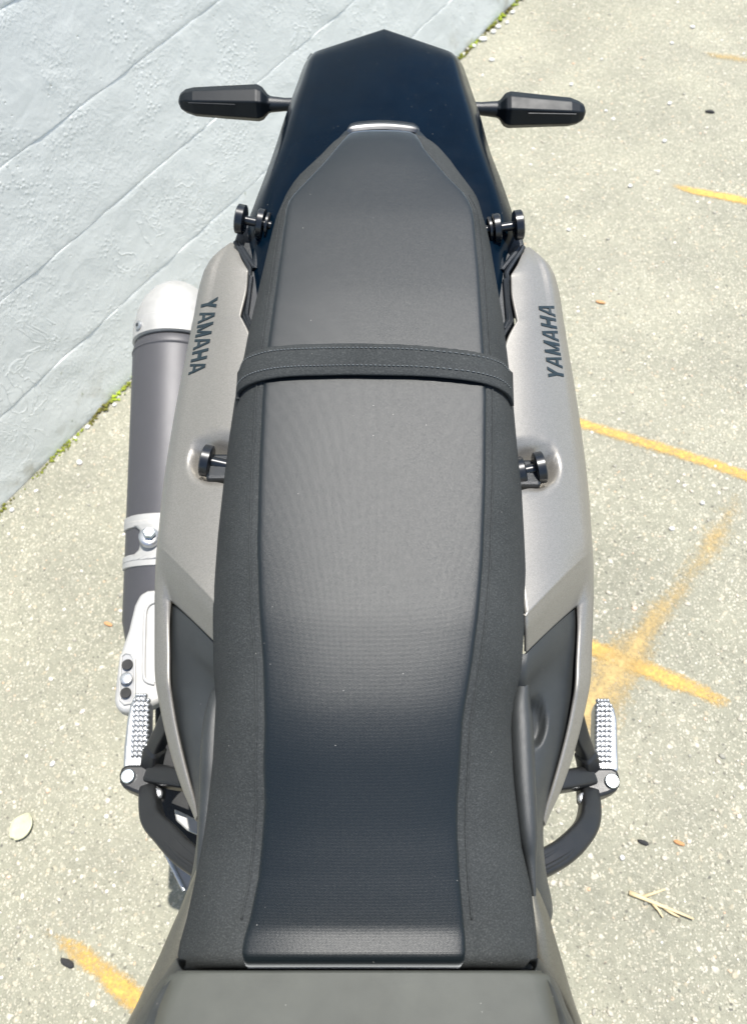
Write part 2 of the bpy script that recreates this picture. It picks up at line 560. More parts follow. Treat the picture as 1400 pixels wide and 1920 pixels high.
# ------------------------------------------------------------------ ground details
def gl(p):      # a point on the wall-base line: distance s along the wall, offset e out of it
    return None
def base_pt(s, e=0.0, z=0.0):
    q = wbase + wd * s + wn * e
    return Vector((q.x, q.y, z))
def paint_line(name, pts, widths, mat, label, lift=.0016, dens=None):
    """strip on the ground along pixels pts (photo), widths in metres"""
    c = [G(a, b_) for a, b_ in pts]
    n = 24
    cs = spline([tuple(p) for p in c], n); ws = spline([(w,) for w in widths], n)
    ds = spline([(d,) for d in (dens or [1] * len(pts))], n)
    v = []; uvs = []; f = []
    for i in range(n):
        a = Vector(cs[max(i - 1, 0)]); b_ = Vector(cs[min(i + 1, n - 1)])
        dr = (b_ - a).normalized(); sd = Vector((-dr.y, dr.x, 0))
        for k in range(5):
            q = Vector(cs[i]) + sd * (ws[i][0] * (k / 4 - .5))
            v.append((q.x, q.y, lift)); uvs.append((i / (n - 1), k / 4, ds[i][0]))
    for i in range(n - 1):
        for k in range(4):
            f.append((i * 5 + k, i * 5 + k + 1, i * 5 + 6 + k, i * 5 + 5 + k))
    me = bpy.data.meshes.new(name); me.from_pydata(v, [], f); me.update()
    flip_up(me)
    # density along the strip is stored as a second UV-like attribute
    att = me.attributes.new('paint_wear', 'FLOAT', 'POINT')
    for i, u in enumerate(uvs): att.data[i].value = u[2]
    uvl = me.uv_layers.new(name='UVMap')
    for lp in me.loops:
        uvl.data[lp.index].uv = uvs[lp.vertex_index][:2]
    me.update()
    o = link(name, me, mat, None, False)
    tag(o, label, 'road marking', 'worn yellow ground markings')
    return o
for nm in ('yellow_paint', 'ochre_paint'):
    t = M[nm].node_tree
    at = t.nodes.new('ShaderNodeAttribute'); at.attribute_name = 'paint_wear'
    for l in list(t.links):
        if l.from_node.type == 'SEPXYZ' and l.from_socket.name == 'Z':
            to = l.to_socket; t.links.remove(l); t.links.new(at.outputs['Fac'], to)
paint_line('yellow_marking', [(1255, 346), (1300, 359), (1350, 368), (1420, 382), (1500, 398)], [.026, .044, .044, .046, .046], 'yellow_paint', 'short crisp yellow line farther back than the other stripes', dens=[.6, 1.25, 1.3, 1.3, 1.3])
paint_line('yellow_marking', [(900, 735), (1090, 795), (1200, 828), (1320, 866), (1420, 900), (1520, 930)], [.044] * 6, 'yellow_paint', 'long straight yellow stripe passing under the tail of the motorcycle', .0016, dens=[1, 1.2, 1.1, 1.1, 1.1, 1.1])
paint_line('yellow_marking', [(1000, 1165), (1105, 1212), (1180, 1245), (1260, 1275), (1345, 1312), (1375, 1322)], [.052, .055, .055, .052, .044, .03], 'yellow_paint', 'yellow stripe crossed by a smeared ochre band beside the foot peg', .0016, dens=[1.2, 1.25, 1.2, 1.15, .9, .4])
paint_line('ochre_marking', [(1385, 930), (1340, 1010), (1290, 1080), (1215, 1180), (1150, 1260), (1090, 1350), (1060, 1400)], [.07, .10, .09, .10, .16, .19, .14], 'ochre_paint', 'smeared faint ochre band running diagonally across the yellow stripe', .0032, dens=[.5, .95, .75, 1.15, 1.3, 1.3, .8])
paint_line('yellow_marking', [(80, 1742), (130, 1775), (190, 1818), (250, 1872), (310, 1930)], [.022, .044, .052, .058, .058], 'yellow_paint', 'yellow stripe with a tapered end beside the black pebble', dens=[.4, .85, 1.05, 1.2, 1.2])
paint_line('yellow_marking', [(1315, 98), (1350, 106), (1400, 113), (1450, 118)], [.05, .06, .06, .06], 'ochre_paint', 'almost worn away pale yellow mark farthest behind the motorcycle', dens=[.5, 1.0, 1.0, 1.0])

def stone_mesh(name, r, seed, flat=.6, mat='pebble_white', sub=2):
    rr = random.Random(seed)
    bm = bmesh.new()
    bmesh.ops.create_icosphere(bm, subdivisions=sub, radius=1)
    ax = (rr.uniform(.8, 1.3), rr.uniform(.7, 1.0), flat)
    for v in bm.verts:
        k = 1 + rr.uniform(-.12, .12)
        v.co = Vector((v.co.x * ax[0] * k, v.co.y * ax[1] * k, v.co.z * ax[2] * k)) * r
    me = bpy.data.meshes.new(name); bm.to_mesh(me); bm.free()
    me.materials.append(M[mat])
    for p in me.polygons: p.use_smooth = True
    return me
# half-buried aggregate: far too many to count
def gravel():
    rr = random.Random(3)
    V = []; Fc = []
    ico = bmesh.new(); bmesh.ops.create_icosphere(ico, subdivisions=1, radius=1)
    iv = [v.co.copy() for v in ico.verts]; ifc = [tuple(x.index for x in f.verts) for f in ico.faces]; ico.free()
    n = 0
    while n < 5200:
        x = rr.uniform(-1.2, 1.7); y = rr.uniform(-.45, 3.4)
        if (Vector((x, y, 0)) - wbase).dot(wn) < .004: continue
        r = .0016 + .0042 * rr.random() ** 3
        a = rr.uniform(0, 6.28); sx, sy, sz_ = rr.uniform(.8, 1.5), rr.uniform(.7, 1.1), rr.uniform(.35, .6)
        b0 = len(V)
        for q in iv:
            k = rr.uniform(.82, 1.15)
            u, w = q.x * sx * r * k, q.y * sy * r * k
            V.append((x + u * math.cos(a) - w * math.sin(a), y + u * math.sin(a) + w * math.cos(a), q.z * sz_ * r * k + r * .05))
        Fc += [tuple(b0 + i for i in f) for f in ifc]
        n += 1
    me = bpy.data.meshes.new('gravel'); me.from_pydata(V, [], Fc)
    o = link('gravel', me, 'gravel_stone', None, True)
    o['kind'] = 'stuff'; o['label'] = 'fine loose stones and grit on the asphalt'; o['category'] = 'gravel'
gravel()
# each stone takes its own tint from its place
t = M['gravel_stone'].node_tree
b = [n for n in t.nodes if n.type == 'BSDF_PRINCIPLED'][0]
geo = t.nodes.new('ShaderNodeNewGeometry')
c = ramp(t, geo.outputs['Random Per Island'], [(0, (.24, .235, .20)), (.35, (.42, .39, .32)), (.7, (.52, .47, .38)), (.93, (.66, .64, .59)), (1, (.62, .36, .22))])
t.links.new(c, b.inputs['Base Color'])

def moss():
    rr = random.Random(8)
    V = []; Fc = []
    ico = bmesh.new(); bmesh.ops.create_icosphere(ico, subdivisions=1, radius=1)
    iv = [v.co.copy() for v in ico.verts]; ifc = [tuple(x.index for x in f.verts) for f in ico.faces]; ico.free()
    for i in range(2600):
        s = rr.uniform(-.5, 3.4)
        dens = .5 + .5 * math.sin(s * 9.0 + 1) * math.sin(s * 3.7 + .5) + .25 * math.sin(s * 31)
        if rr.random() > dens + .30: continue
        r = rr.uniform(.0018, .0055) * (.6 + .6 * max(0, dens))
        p = base_pt(s, abs(rr.gauss(0, .007)) + .001, rr.uniform(0, .010) * max(.25, dens))
        b0 = len(V)
        for q in iv:
            k = rr.uniform(.7, 1.3)
            V.append((p.x + q.x * r * k, p.y + q.y * r * k, max(.0005, p.z + q.z * r * k * .8)))
        Fc += [tuple(b0 + j for j in f) for f in ifc]
    me = bpy.data.meshes.new('moss'); me.from_pydata(V, [], Fc)
    o = link('moss', me, 'moss', None, True)
    o['kind'] = 'stuff'; o['label'] = 'yellow green moss along the foot of the wall'; o['category'] = 'moss'
moss()
# white pebbles lying along the wall foot
rr = random.Random(21)
peb = [stone_mesh('pebble', 1, s, .6, 'pebble_white', 2) for s in range(4)]
def pebble(p, r, me, label, group, name='pebble'):
    o = bpy.data.objects.new(name, me); COL.objects.link(o)
    o.location = (p.x, p.y, r * .42); o.scale = (r, r, r); o.rotation_euler = (0, 0, rr.uniform(0, 6.28))
    tag(o, label, 'pebble', group)
    return o
for (px, py, r) in [(216, 760, .010), (165, 802, .011), (142, 822, .008), (222, 745, .006), (24, 957, .010), (110, 845, .006), (150, 868, .011), (960, 25, .014), (950, 44, .012), (933, 52, .013), (924, 62, .016), (905, 76, .018), (888, 88, .013), (877, 94, .010), (869, 103, .012), (921, 114, .012)]:
    pebble(G(px, py), r * .62, rr.choice(peb), 'small white pebble lying along the mossy foot of the wall', 'white pebbles along the wall foot')
for (px, py, r) in [(1297, 52, .012), (1127, 112, .008), (1258, 82, .010), (1070, 160, .012), (1135, 209, .010), (1254, 195, .011), (1244, 266, .013), (1180, 350, .012), (1062, 372, .011), (1065, 432, .011), (1315, 944, .010), (1258, 992, .009), (1165, 1608, .009), (100, 1432, .009), (152, 868, .010)]:
    pebble(G(px, py), r * .52, rr.choice(peb), 'loose white pebble on the open asphalt', 'white pebbles scattered on the asphalt')

# pale leaf
def leaf():
    c = G(45, 1551)
    rows = []
    n = 13
    L, W = .046, .039
    for i in range(n):
        u = i / (n - 1)
        w = W * math.sin(math.pi * min(1, max(0.02, u)) ** .9) ** .6
        row = []
        for k in range(7):
            q = k / 3 - 1
            row.append(Vector(((u - .5) * L, q * w / 2, .0055 + .004 * q * q + .003 * (u - .5) ** 2 * 4 + .0015 * math.sin(u * 9 + q * 3))))
        rows.append(row)
    v, f = grid(rows)
    me = mesh('leaf', v, f); flip_up(me)
    o = link('leaf', me, 'leaf_pale', None, True)
    s = o.modifiers.new('thickness', 'SOLIDIFY'); s.thickness = .0015
    o.location = (c.x, c.y, 0.0); o.rotation_euler = (.0, .0, rad(62))
    tag(o, 'pale oval leaf lying flat on the asphalt', 'leaf')
leaf()
def twig():
    V = []; Fc = []
    segs = [[(1178, 1674), (1200, 1683), (1235, 1698), (1270, 1712), (1298, 1724)], [(1200, 1683), (1222, 1676), (1245, 1668)], [(1222, 1694), (1232, 1706), (1241, 1721)], [(1240, 1700), (1258, 1713), (1272, 1720)]]
    for k, sg in enumerate(segs):
        pts = [G(a, b_) for a, b_ in sg]
        pts = [Vector((p.x, p.y, .0035 + .0008 * i)) for i, p in enumerate(pts)]
        r0 = .0032 if k == 0 else .0024
        v, f = tube_mesh(pts, [r0 * (1 - .6 * i / (len(pts) - 1)) for i in range(len(pts))], 7, True, (1.2, .8))
        b0 = len(V); V += v; Fc += [tuple(b0 + i for i in q) for q in f]
    o = link('twig', mesh('twig', V, Fc), 'straw', None, True)
    tag(o, 'dry straw coloured forked twig on the asphalt', 'twig')
twig()
db = stone_mesh('debris', 1, 77, .5, 'dark_bit', 2)
ob = stone_mesh('debris', 1, 78, .3, 'orange_bit', 2)
for (px, py, r, me, lab, cat) in [(128, 1806, .009, db, 'small black pebble beside the tapered yellow stripe', 'pebble'), (1205, 1580, .006, db, 'tiny black chip beside the orange chip', 'debris'), (1330, 211, .009, db, 'dark pebble alone on the asphalt beyond the turn signal', 'pebble'),
        (1272, 1581, .006, ob, 'orange chip lying on the asphalt near the straw twig', 'debris'), (204, 1171, .007, ob, 'orange chip on the asphalt beside the exhaust heat shield', 'debris'), (1125, 568, .008, ob, 'orange chip on the asphalt beside the grey side cover', 'debris')]:
    p = G(px, py)
    o = bpy.data.objects.new('pebble' if cat == 'pebble' else 'debris_chip', me); COL.objects.link(o)
    o.location = (p.x, p.y, r * .3); o.scale = (r * 1.3, r * .8, r); o.rotation_euler = (0, 0, rad(-25))
    tag(o, lab, cat)

# ================================================================== motorcycle
bike = bpy.data.objects.new('motorcycle', None); COL.objects.link(bike)
bike.matrix_world = BIKE
tag(bike, 'parked motorcycle with long black seat and silver grey side covers', 'motorcycle')
def X0(Y):
    return -.010 + .0215 * Y
def T(pairs):
    pairs = sorted(pairs)
    return ([p[0] for p in pairs], [p[1] for p in pairs])

RISE[0] = .13
# ---- seat outline tables: (photo y, photo x)
SEAT_L = T([(243, 668), (250, 648), (262, 632), (285, 615), (321, 584), (359, 541), (380, 529), (412, 518), (515, 492), (624, 466), (671, 457), (745, 441), (820, 430), (900, 420), (1000, 409), (1080, 403), (1150, 399), (1250, 400), (1311, 405), (1430, 399), (1551, 385), (1612, 374), (1720, 351), (1780, 334), (1800, 333), (1812, 338), (1820, 346)])
SEAT_R = T([(243, 765), (250, 785), (262, 800), (285, 822), (316, 853), (354, 880), (379, 898), (464, 919), (596, 942), (652, 949), (760, 962), (850, 970), (912, 977), (1000, 982), (1067, 985), (1150, 984), (1229, 979), (1267, 975), (1317, 962), (1358, 957), (1462, 962), (1587, 977), (1621, 985), (1671, 996), (1750, 1005), (1790, 1007), (1808, 1004), (1820, 996)])
SEAM_L = T([(243, 672), (252, 653), (272, 635), (308, 605), (340, 574), (370, 545), (388, 537), (478, 525), (652, 501), (740, 492), (850, 487), (900, 485), (1021, 482), (1143, 486), (1240, 493), (1359, 496), (1430, 493), (1503, 496), (1576, 491), (1648, 484), (1720, 469), (1765, 456), (1790, 453), (1808, 458), (1820, 470)])
SEAM_R = T([(243, 760), (255, 783), (280, 795), (332, 839), (367, 874), (397, 887), (501, 897), (662, 907), (740, 911), (900, 910), (1050, 905), (1150, 897), (1250, 884), (1350, 867), (1446, 862), (1504, 858), (1560, 857), (1650, 862), (1720, 868), (1770, 873), (1800, 871), (1820, 858)])
prof = [(234, .9200), (300, .9235), (400, .9250), (550, .9245), (700, .9225), (900, .9175), (1050, .9100), (1150, .9030), (1250, .8930), (1330, .8845), (1400, .8750), (1480, .8625), (1560, .8510), (1640, .8415), (1700, .8350), (1745, .8305), (1764, .8295), (1780, .8325), (1793, .8375), (1805, .8390)]
PY_, PZ_ = [], []
for py, z in prof:
    q = P(700, py, z); PY_.append(q.y); PZ_.append(q.z)
PY_, PZ_ = np.array(PY_[::-1]), np.array(PZ_[::-1])
# smooth the profile
yy = np.linspace(PY_[0], PY_[-1], 400); zz = np.interp(yy, PY_, PZ_)
ker = np.hanning(9); ker /= ker.sum()
zs = np.convolve(np.pad(zz, 4, mode='edge'), ker, 'valid')
def zc(Y):
    return float(np.interp(Y, yy, zs))
Y_REAR = PY_[-1]; Y_FRONT = P(700, 1814, .828).y
def drop(Y):      # how far the outer edge lies below the crown
    return float(np.interp(Y, [0.0, .06, .15, .30, .45, .60, .72, .80, .86], [.034, .040, .050, .052, .046, .036, .022, .014, .010]))
stations = list(np.linspace(Y_FRONT + .027, Y_FRONT + .06, 14)) + list(np.linspace(Y_FRONT + .066, Y_REAR - .03, 62))
front = [(.0, .045), (.000, .026), (.001, .015), (.004, .0075), (.009, .0028), (.016, .0007), (.024, .0)]
rear = [(.022, 0.0), (.010, .0012), (.004, .0035), (.001, .008), (0, .020)]
SECT = [(Y_FRONT + a, d, 1) for a, d in front] + [(y, 0.0, 0) for y in stations] + [(Y_REAR - a, d, 2) for a, d in rear]
def seat_section(Y, dz, what):
    z0 = zc(Y) - dz
    crown = float(np.interp(Y, [0, .1, .3, .6, .86], [.005, .007, .0035, .0022, .0020]))
    dr = drop(Y)
    zsm = z0 - crown
    zo = zsm - dr
    xl, xr = tabX(Y, zo, SEAT_L), tabX(Y, zo, SEAT_R)
    sl, sr = tabX(Y, zsm, SEAM_L), tabX(Y, zsm, SEAM_R)
    return z0, crown, zsm, zo, xl, xr, sl, sr
def build_seat():
    base_rows, pan_rows = [], []
    cl, cr = [], []
    for Y, dz, kind in SECT:
        z0, crown, zsm, zo, xl, xr, sl, sr = seat_section(Y, dz, kind)
        row = []
        row.append(Vector((xl + .012, Y, zo - .050)))
        row.append(Vector((xl + .003, Y, zo - .022)))
        row.append(Vector((xl, Y, zo - .006)))
        for s in (1.0, .93, .82, .66, .48, .3, .14, .05):
            row.append(Vector((sl + (xl - sl) * s, Y, zsm - (zsm - zo) * (.35 * s + .65 * s ** 3))))
        for k in range(0, 9):
            u = k / 8
            row.append(Vector((sl + (sr - sl) * u, Y, zsm - .0012 + (crown - .002) * (1 - abs(2 * u - 1) ** 2.6))))
        for s in (.05, .14, .3, .48, .66, .82, .93, 1.0):
            row.append(Vector((sr + (xr - sr) * s, Y, zsm - (zsm - zo) * (.35 * s + .65 * s ** 3))))
        row.append(Vector((xr, Y, zo - .006)))
        row.append(Vector((xr - .003, Y, zo - .022)))
        row.append(Vector((xr - .012, Y, zo - .050)))
        base_rows.append(row)
        pr = []
        us = [0, .004, .010, .020, .035] + [.06 + .88 * q / 18 for q in range(19)] + [.965, .980, .990, .996, 1]
        for u in us:
            e = min(u, 1 - u) * (sr - sl)
            edge = .0014 * math.exp(-(e / .0010))
            pr.append(Vector((sl + (sr - sl) * u, Y, zsm + .0012 + crown * (1 - abs(2 * u - 1) ** 2.6) - edge)))
        pan_rows.append(pr)
        if kind == 0:
            for lst, s_, e_ in ((cl, sl, xl), (cr, sr, xr)):
                q = .0055 / max(.004, abs(e_ - s_))
                q = min(q, .6)
                lst.append(Vector((s_ + (e_ - s_) * q, Y, zsm - (zsm - zo) * (.35 * q + .65 * q ** 3) + .0002)))
    v, f = grid(base_rows)
    nc = len(base_rows[0])
    f.append(tuple(range(nc)))
    f.append(tuple((len(base_rows) - 1) * nc + k for k in range(nc)))
    me = mesh('seat', v, f)
    seat = link('seat', me, 'seat_vinyl', bike, True, 60)
    seat['label'] = 'long black two-up seat with speckled vinyl sides'
    v, f = grid(pan_rows)
    me = mesh('center_panel', v, f); flip_up(me)
    pan = link('center_panel', me, 'seat_weave', seat, True)
    pan['label'] = 'finely woven black top panel of the seat'
    for pts in (cl, cr):
        pts = pts[:-6]
        tube('seam_piping', pts, .0008, 'seat_vinyl', seat, 6, angle=None)
    return seat, pan
seat, pan = build_seat()

# ---- strap across the seat
top_e = [(445, 699), (461, 676), (494, 659), (541, 653), (600, 651), (659, 650), (730, 651), (801, 655), (895, 666), (937, 681), (961, 699)]
bot_e = [(442, 751), (461, 732), (494, 718), (541, 711), (600, 709), (659, 708), (730, 709), (801, 711), (895, 721), (937, 737), (963, 761)]
zmid = [.845, .872, .894, .9125, .9180, .9205, .9220, .9215, .9185, .9115, .892, .868, .842]
zmid = [z + .0065 for z in zmid]
def build_strap():
    n = 49
    bvh_s = [BX(seat), BX(pan)]
    o0 = Vector((0, 0, HC))
    def on_seat(px, py):
        lo = np.interp(py, *SEAT_L) + 5; hi = np.interp(py, *SEAT_R) - 5
        q = min(max(px, lo), hi)
        best = None
        for bv in bvh_s:
            h = bv.ray_cast(o0, ray(q, py))
            if h[0] is not None and (best is None or h[3] < best[3]): best = h
        p, nn = best[0], best[1] if best[1].z > 0 else -best[1]
        over = max(lo - px, px - hi, 0)
        if over:
            p = P(px, py, p.z - .0035 * over ** .75)
            return p
        return p + nn * .0042
    A = [(*on_seat(*q),) for q in spline(top_e, n)]
    B = [(*on_seat(*q),) for q in spline(bot_e, n)]
    for it in range(3):
        for L in (A, B):
            L[1:-1] = [tuple((np.array(L[i - 1]) + 2 * np.array(L[i]) + np.array(L[i + 1])) / 4) for i in range(1, n - 1)]
    rows = []
    for j, s in enumerate((0, .04, .12, .3, .5, .7, .88, .96, 1)):
        row = []
        for i in range(n):
            bul = .0022 * (1 - abs(2 * s - 1) ** 4) * min(1, min(i, n - 1 - i) / 6)
            p = Vector(A[i]).lerp(Vector(B[i]), s)
            a = Vector(A[max(i - 1, 0)]); c = Vector(A[min(i + 1, n - 1)])
            tg = (c - a).normalized(); nn = tg.cross(Vector((0, -1, 0))).normalized()
            if nn.z < 0 and i not in (0, 1, n - 1, n - 2): nn = -nn
            if i < n // 2 and nn.x > .3: nn = -nn
            if i > n // 2 and nn.x < -.3: nn = -nn
            row.append(p + nn * bul)
        rows.append(row)
    o = sheet('strap', rows, 'seat_vinyl', bike, .0045)
    o['label'] = 'stitched black strap across the seat'
    V, Fc = [], []
    for s in (.20, .76):
        m_ = 74
        for i in range(m_):
            u0 = .06 + .88 * i / m_; u1 = u0 + .88 / m_ * .62
            q = []
            for u in (u0, u1):
                x = u * (n - 1); k = int(x); w = x - k
                jj = {.20: (2, 3, (.20 - .12) / .18), .76: (5, 6, (.76 - .7) / .18)}[s]
                a = rows[jj[0]][k].lerp(rows[jj[0]][min(k + 1, n - 1)], w); b_ = rows[jj[1]][k].lerp(rows[jj[1]][min(k + 1, n - 1)], w)
                q.append(a.lerp(b_, jj[2]) + Vector((0, 0, .0005)))
            v, f = tube_mesh([q[0], q[0].lerp(q[1], .5) + Vector((0, 0, .0002)), q[1]], [.00035, .00055, .00035], 5)
            b0 = len(V); V += v; Fc += [tuple(b0 + i_ for i_ in fc) for fc in f]
    st = link('stitching', mesh('stitching', V, Fc), 'stitch', o, True)
    st['kind'] = 'stuff'
build_strap()

# ---- rear cowl
def build_cowl():
    # rows: left silhouette, left ridge, centre, right ridge, right silhouette (pixels) and heights of ridge / centre
    R_ = [
        ((445, 640), (480, 640), (706, 640), (935, 645), (965, 650), .850, .860),
        ((455, 500), (497, 480), (708, 470), (926, 485), (962, 505), .868, .876),
        ((458, 440), (502, 405), (710, 400), (930, 408), (972, 445), .876, .884),
        ((478, 380), (510, 345), (712, 340), (922, 350), (955, 385), .882, .889),
        ((497, 330), (524, 300), (713, 295), (907, 303), (936, 330), .885, .891),
        ((515, 280), (541, 250), (714, 245), (891, 252), (917, 280), .887, .892),
        ((536, 215), (557, 195), (716, 190), (876, 198), (899, 215), .887, .891),
        ((556, 160), (573, 145), (718, 128), (862, 148), (882, 165), .885, .889),
        ((570, 122), (584, 109), (719, 76), (853, 110), (868, 125), .882, .886),
        ((580, 106), (592, 97), (720, 55), (846, 98), (859, 110), .878, .882)]
    pts = []
    for L, l, c, r, Rr, zr, zz_ in R_:
        def mid(a, b_, u): return (a[0] + (b_[0] - a[0]) * u, a[1] + (b_[1] - a[1]) * u)
        row = []
        row.append((*P(L[0] + 12, L[1], zr - .075),))
        row.append((*P(L[0] + 3, L[1], zr - .045),))
        row.append((*P(*L, zr - .024),))
        row.append((*P(*mid(L, l, .55), zr - .0095),))
        row.append((*P(*mid(L, l, .85), zr - .0028),))
        row.append((*P(*mid(l, c, .05), zr),))
        for u in (.2, .4, .6, .8, 1): row.append((*P(*mid(l, c, u), zr + (zz_ - zr) * math.sin(u * math.pi / 2)),))
        for u in (.8, .6, .4, .2): row.append((*P(*mid(r, c, u), zr + (zz_ - zr) * math.sin(u * math.pi / 2)),))
        row.append((*P(*mid(r, c, .05), zr),))
        row.append((*P(*mid(Rr, r, .85), zr - .0028),))
        row.append((*P(*mid(Rr, r, .55), zr - .0095),))
        row.append((*P(*Rr, zr - .024),))
        row.append((*P(Rr[0] - 3, Rr[1], zr - .045),))
        row.append((*P(Rr[0] - 12, Rr[1], zr - .075),))
        pts.append(row)
    rows = spline(pts, 46)
    rows = [[Vector(p) for p in r] for r in rows]
    # rounded rear end
    last = rows[-1]
    for k, (dy, dz) in enumerate([(.004, -.0015), (.0065, -.0050), (.0055, -.014), (.0, -.035), (-.008, -.06)]):
        rows.append([Vector((p.x, p.y + dy, min(p.z, max(p.z + dz, last[2].z - .06)) )) for p in last])
    v, f = grid(rows)
    me = mesh('rear_cowl', v, f); flip_up(me)
    o = link('rear_cowl', me, 'cowl_black', bike, True, 50)
    s = o.modifiers.new('thickness', 'SOLIDIFY'); s.thickness = .003; s.offset = -1
    o['label'] = 'glossy black rear cowl behind the seat'
    return o
cowl = build_cowl()
# raised lip behind the seat and its side facets
lipz = .9055
lip = [(650, 247), (660, 238), (690, 234), (720, 233), (750, 235), (776, 239), (786, 246)]
def lip_row(dy, z, sx):
    return [Vector(q) for q in spline([(*P(718 + (x - 718) * sx, y + dy, z),) for x, y in lip], 25)]
sheet('seat_lip', [lip_row(10, .8920, 1.0), lip_row(9, .9030, 1.0), lip_row(4, .9042, 1.0), lip_row(-1, .9053, 1.0), lip_row(-2.5, .9052, 1.0), lip_row(-5, .9010, .99), lip_row(-8, .8920, .98)], 'lip_gloss', cowl, 0, 40)
for side, q in ((-1, [(648, 243), (662, 250), (640, 276), (600, 318), (556, 352), (549, 352), (590, 305)]), (1, [(784, 242), (776, 252), (796, 276), (830, 318), (872, 352), (880, 352), (848, 305)])):
    prism_px('lip_facet', q, [.905, .912, .912, .908, .904, .895, .899], .030, 'black_plastic', cowl, .0015)

# ---- grab brackets and luggage knobs on both sides
def bracket(q_outer, q_inner, zt):
    prism_px('luggage_bracket', q_outer + q_inner, zt, .030, 'black_plastic', bike, .002)
def ribbed(side):
    if side < 0:
        out = [(438, 454), (464, 505), (460, 540), (451, 593), (467, 624)]
        inn = [(500, 600), (505, 500), (508, 430), (500, 405), (470, 402), (446, 430)]
        rib1 = [(449, 458), (477, 502)]; rib2 = [(470, 520), (461, 592), (470, 612)]; rib3 = [(484, 445), (478, 505)]
    else:
        out = [(984, 463), (953, 512), (958, 550), (962, 604), (946, 630)]
        inn = [(915, 600), (912, 500), (912, 430), (925, 410), (955, 408), (978, 438)]
        rib1 = [(972, 466), (940, 506)]; rib2 = [(947, 525), (953, 600), (944, 618)]; rib3 = [(937, 452), (939, 508)]
    o = prism_px('luggage_bracket', out + inn, .856, .030, 'black_plastic', bike, .002)
    for r_ in (rib1, rib2, rib3):
        tube('rib', [P(a, b_, .858) for a, b_ in r_], .0028, 'black_plastic', o, 8)
    # raised rim along the outer edge
    tube('rim', [P(a + (4 if side < 0 else -4), b_, .858) for a, b_ in out], .0026, 'black_plastic', o, 8)
    # pivot arm
    return o
def spool(c1, c2, fl, z, name='luggage_knob', stem=.0058, rdisc=.0155):
    """knob made of an outer disc (centre pixel c1), an axle and an inner flange (centre pixel c2)"""
    a = P(*c1, z); b_ = P(*c2, z - .002)
    ax = (b_ - a).normalized()
    emp = tube(name, [a, b_ + ax * .01], stem, 'knob_black', bike, 18)
    tube('disc', [a - ax * .0042, a - ax * .0032, a + ax * .0032, a + ax * .0042], [rdisc - .0016, rdisc, rdisc, rdisc - .0016], 'knob_black', emp, 32)
    tube('socket', [a - ax * .0052, a - ax * .0040], [.0052, .0060], 'black_plastic', emp, 6)
    if fl:
        tube('flange', [b_ - ax * .003, b_ - ax * .002, b_ + ax * .003], [fl - .001, fl, fl], 'knob_black', emp, 24)
        tube('flange', [b_ + ax * .0055, b_ + ax * .0075], [fl * .85, fl * .85], 'knob_black', emp, 24)
    return emp
ribbed(-1); ribbed(1)
spool((452, 411), (489, 419), .0135, .876, rdisc=.0135, stem=.0042)
spool((971, 422), (931, 428), .0135, .876, rdisc=.0135, stem=.0042)

# ---- side covers
LROWS = [  # outer, corner, inner pixels, heights outer, corner, inner
    ((430, 457), (435, 455), (440, 456), .846, .849, .851),
    ((412, 470), (424, 469), (446, 469), .848, .854, .858),
    ((396, 485), (414, 486), (453, 486), .848, .857, .863),
    ((388, 498), (408, 500), (461, 500), .8465, .857, .8655),
    ((384, 505), (406, 507), (465, 507), .846, .857, .866),
    ((381, 513), (404, 515), (464.5, 514), .8455, .857, .866),
    ((372, 545), (397, 548), (462, 545), .842, .856, .867),
    ((364, 590), (390, 590), (452.5, 584), .838, .8535, .867),
    ((362, 600), (388, 600), (451, 593), .837, .853, .867),
    ((360, 608), (386, 608), (455, 600), .836, .8525, .867),
    ((357, 625), (382, 626), (468, 627), .834, .851, .867),
    ((350, 660), (374, 660), (474, 660), .831, .849, .867),
    ((338, 720), (362, 720), (467, 722), .826, .846, .866),
    ((325, 790), (348, 790), (458, 795), .820, .842, .864),
    ((312, 870), (334, 870), (447, 880), .815, .838, .862),
    ((304, 930), (323, 932), (438, 965), .811, .836, .860),
    ((297, 1000), (311, 1004), (426, 1080), .808, .834, .858),
    ((294.6, 1021), (309.3, 1027), (418, 1132), .8064, .8325, .8572),
    ((294, 1028), (309, 1034), (416, 1143), .806, .832, .857),
    ((293.5, 1034), (309, 1040), (415.5, 1149), .8054, .8300, .8552),
    ((292, 1055), (309, 1062), (414, 1168), .803, .823, .849),
    ((291, 1085), (312, 1092), (413, 1190), .800, .812, .839),
    ((290, 1118), (321, 1127), (412, 1214), .796, .801, .828)]
STRIP = [
    ((290, 1170), (317, 1172), .784, .794), ((290, 1230), (316, 1232), .774, .787), ((291, 1270), (316, 1280), .768, .782),
    ((297, 1310), (320, 1312), .762, .776), ((308, 1365), (328, 1360), .754, .768), ((322, 1420), (340, 1415), .746, .759),
    ((340, 1475), (354, 1470), .739, .750), ((355, 1510), (364, 1505), .735, .743), ((366, 1538), (369, 1530), .732, .737)]
def RP(p):     # matching pixel on the other side of the bike
    x, y = p
    c = 712 - (y - 455) * .0165
    return (2 * c - x, y + 9)
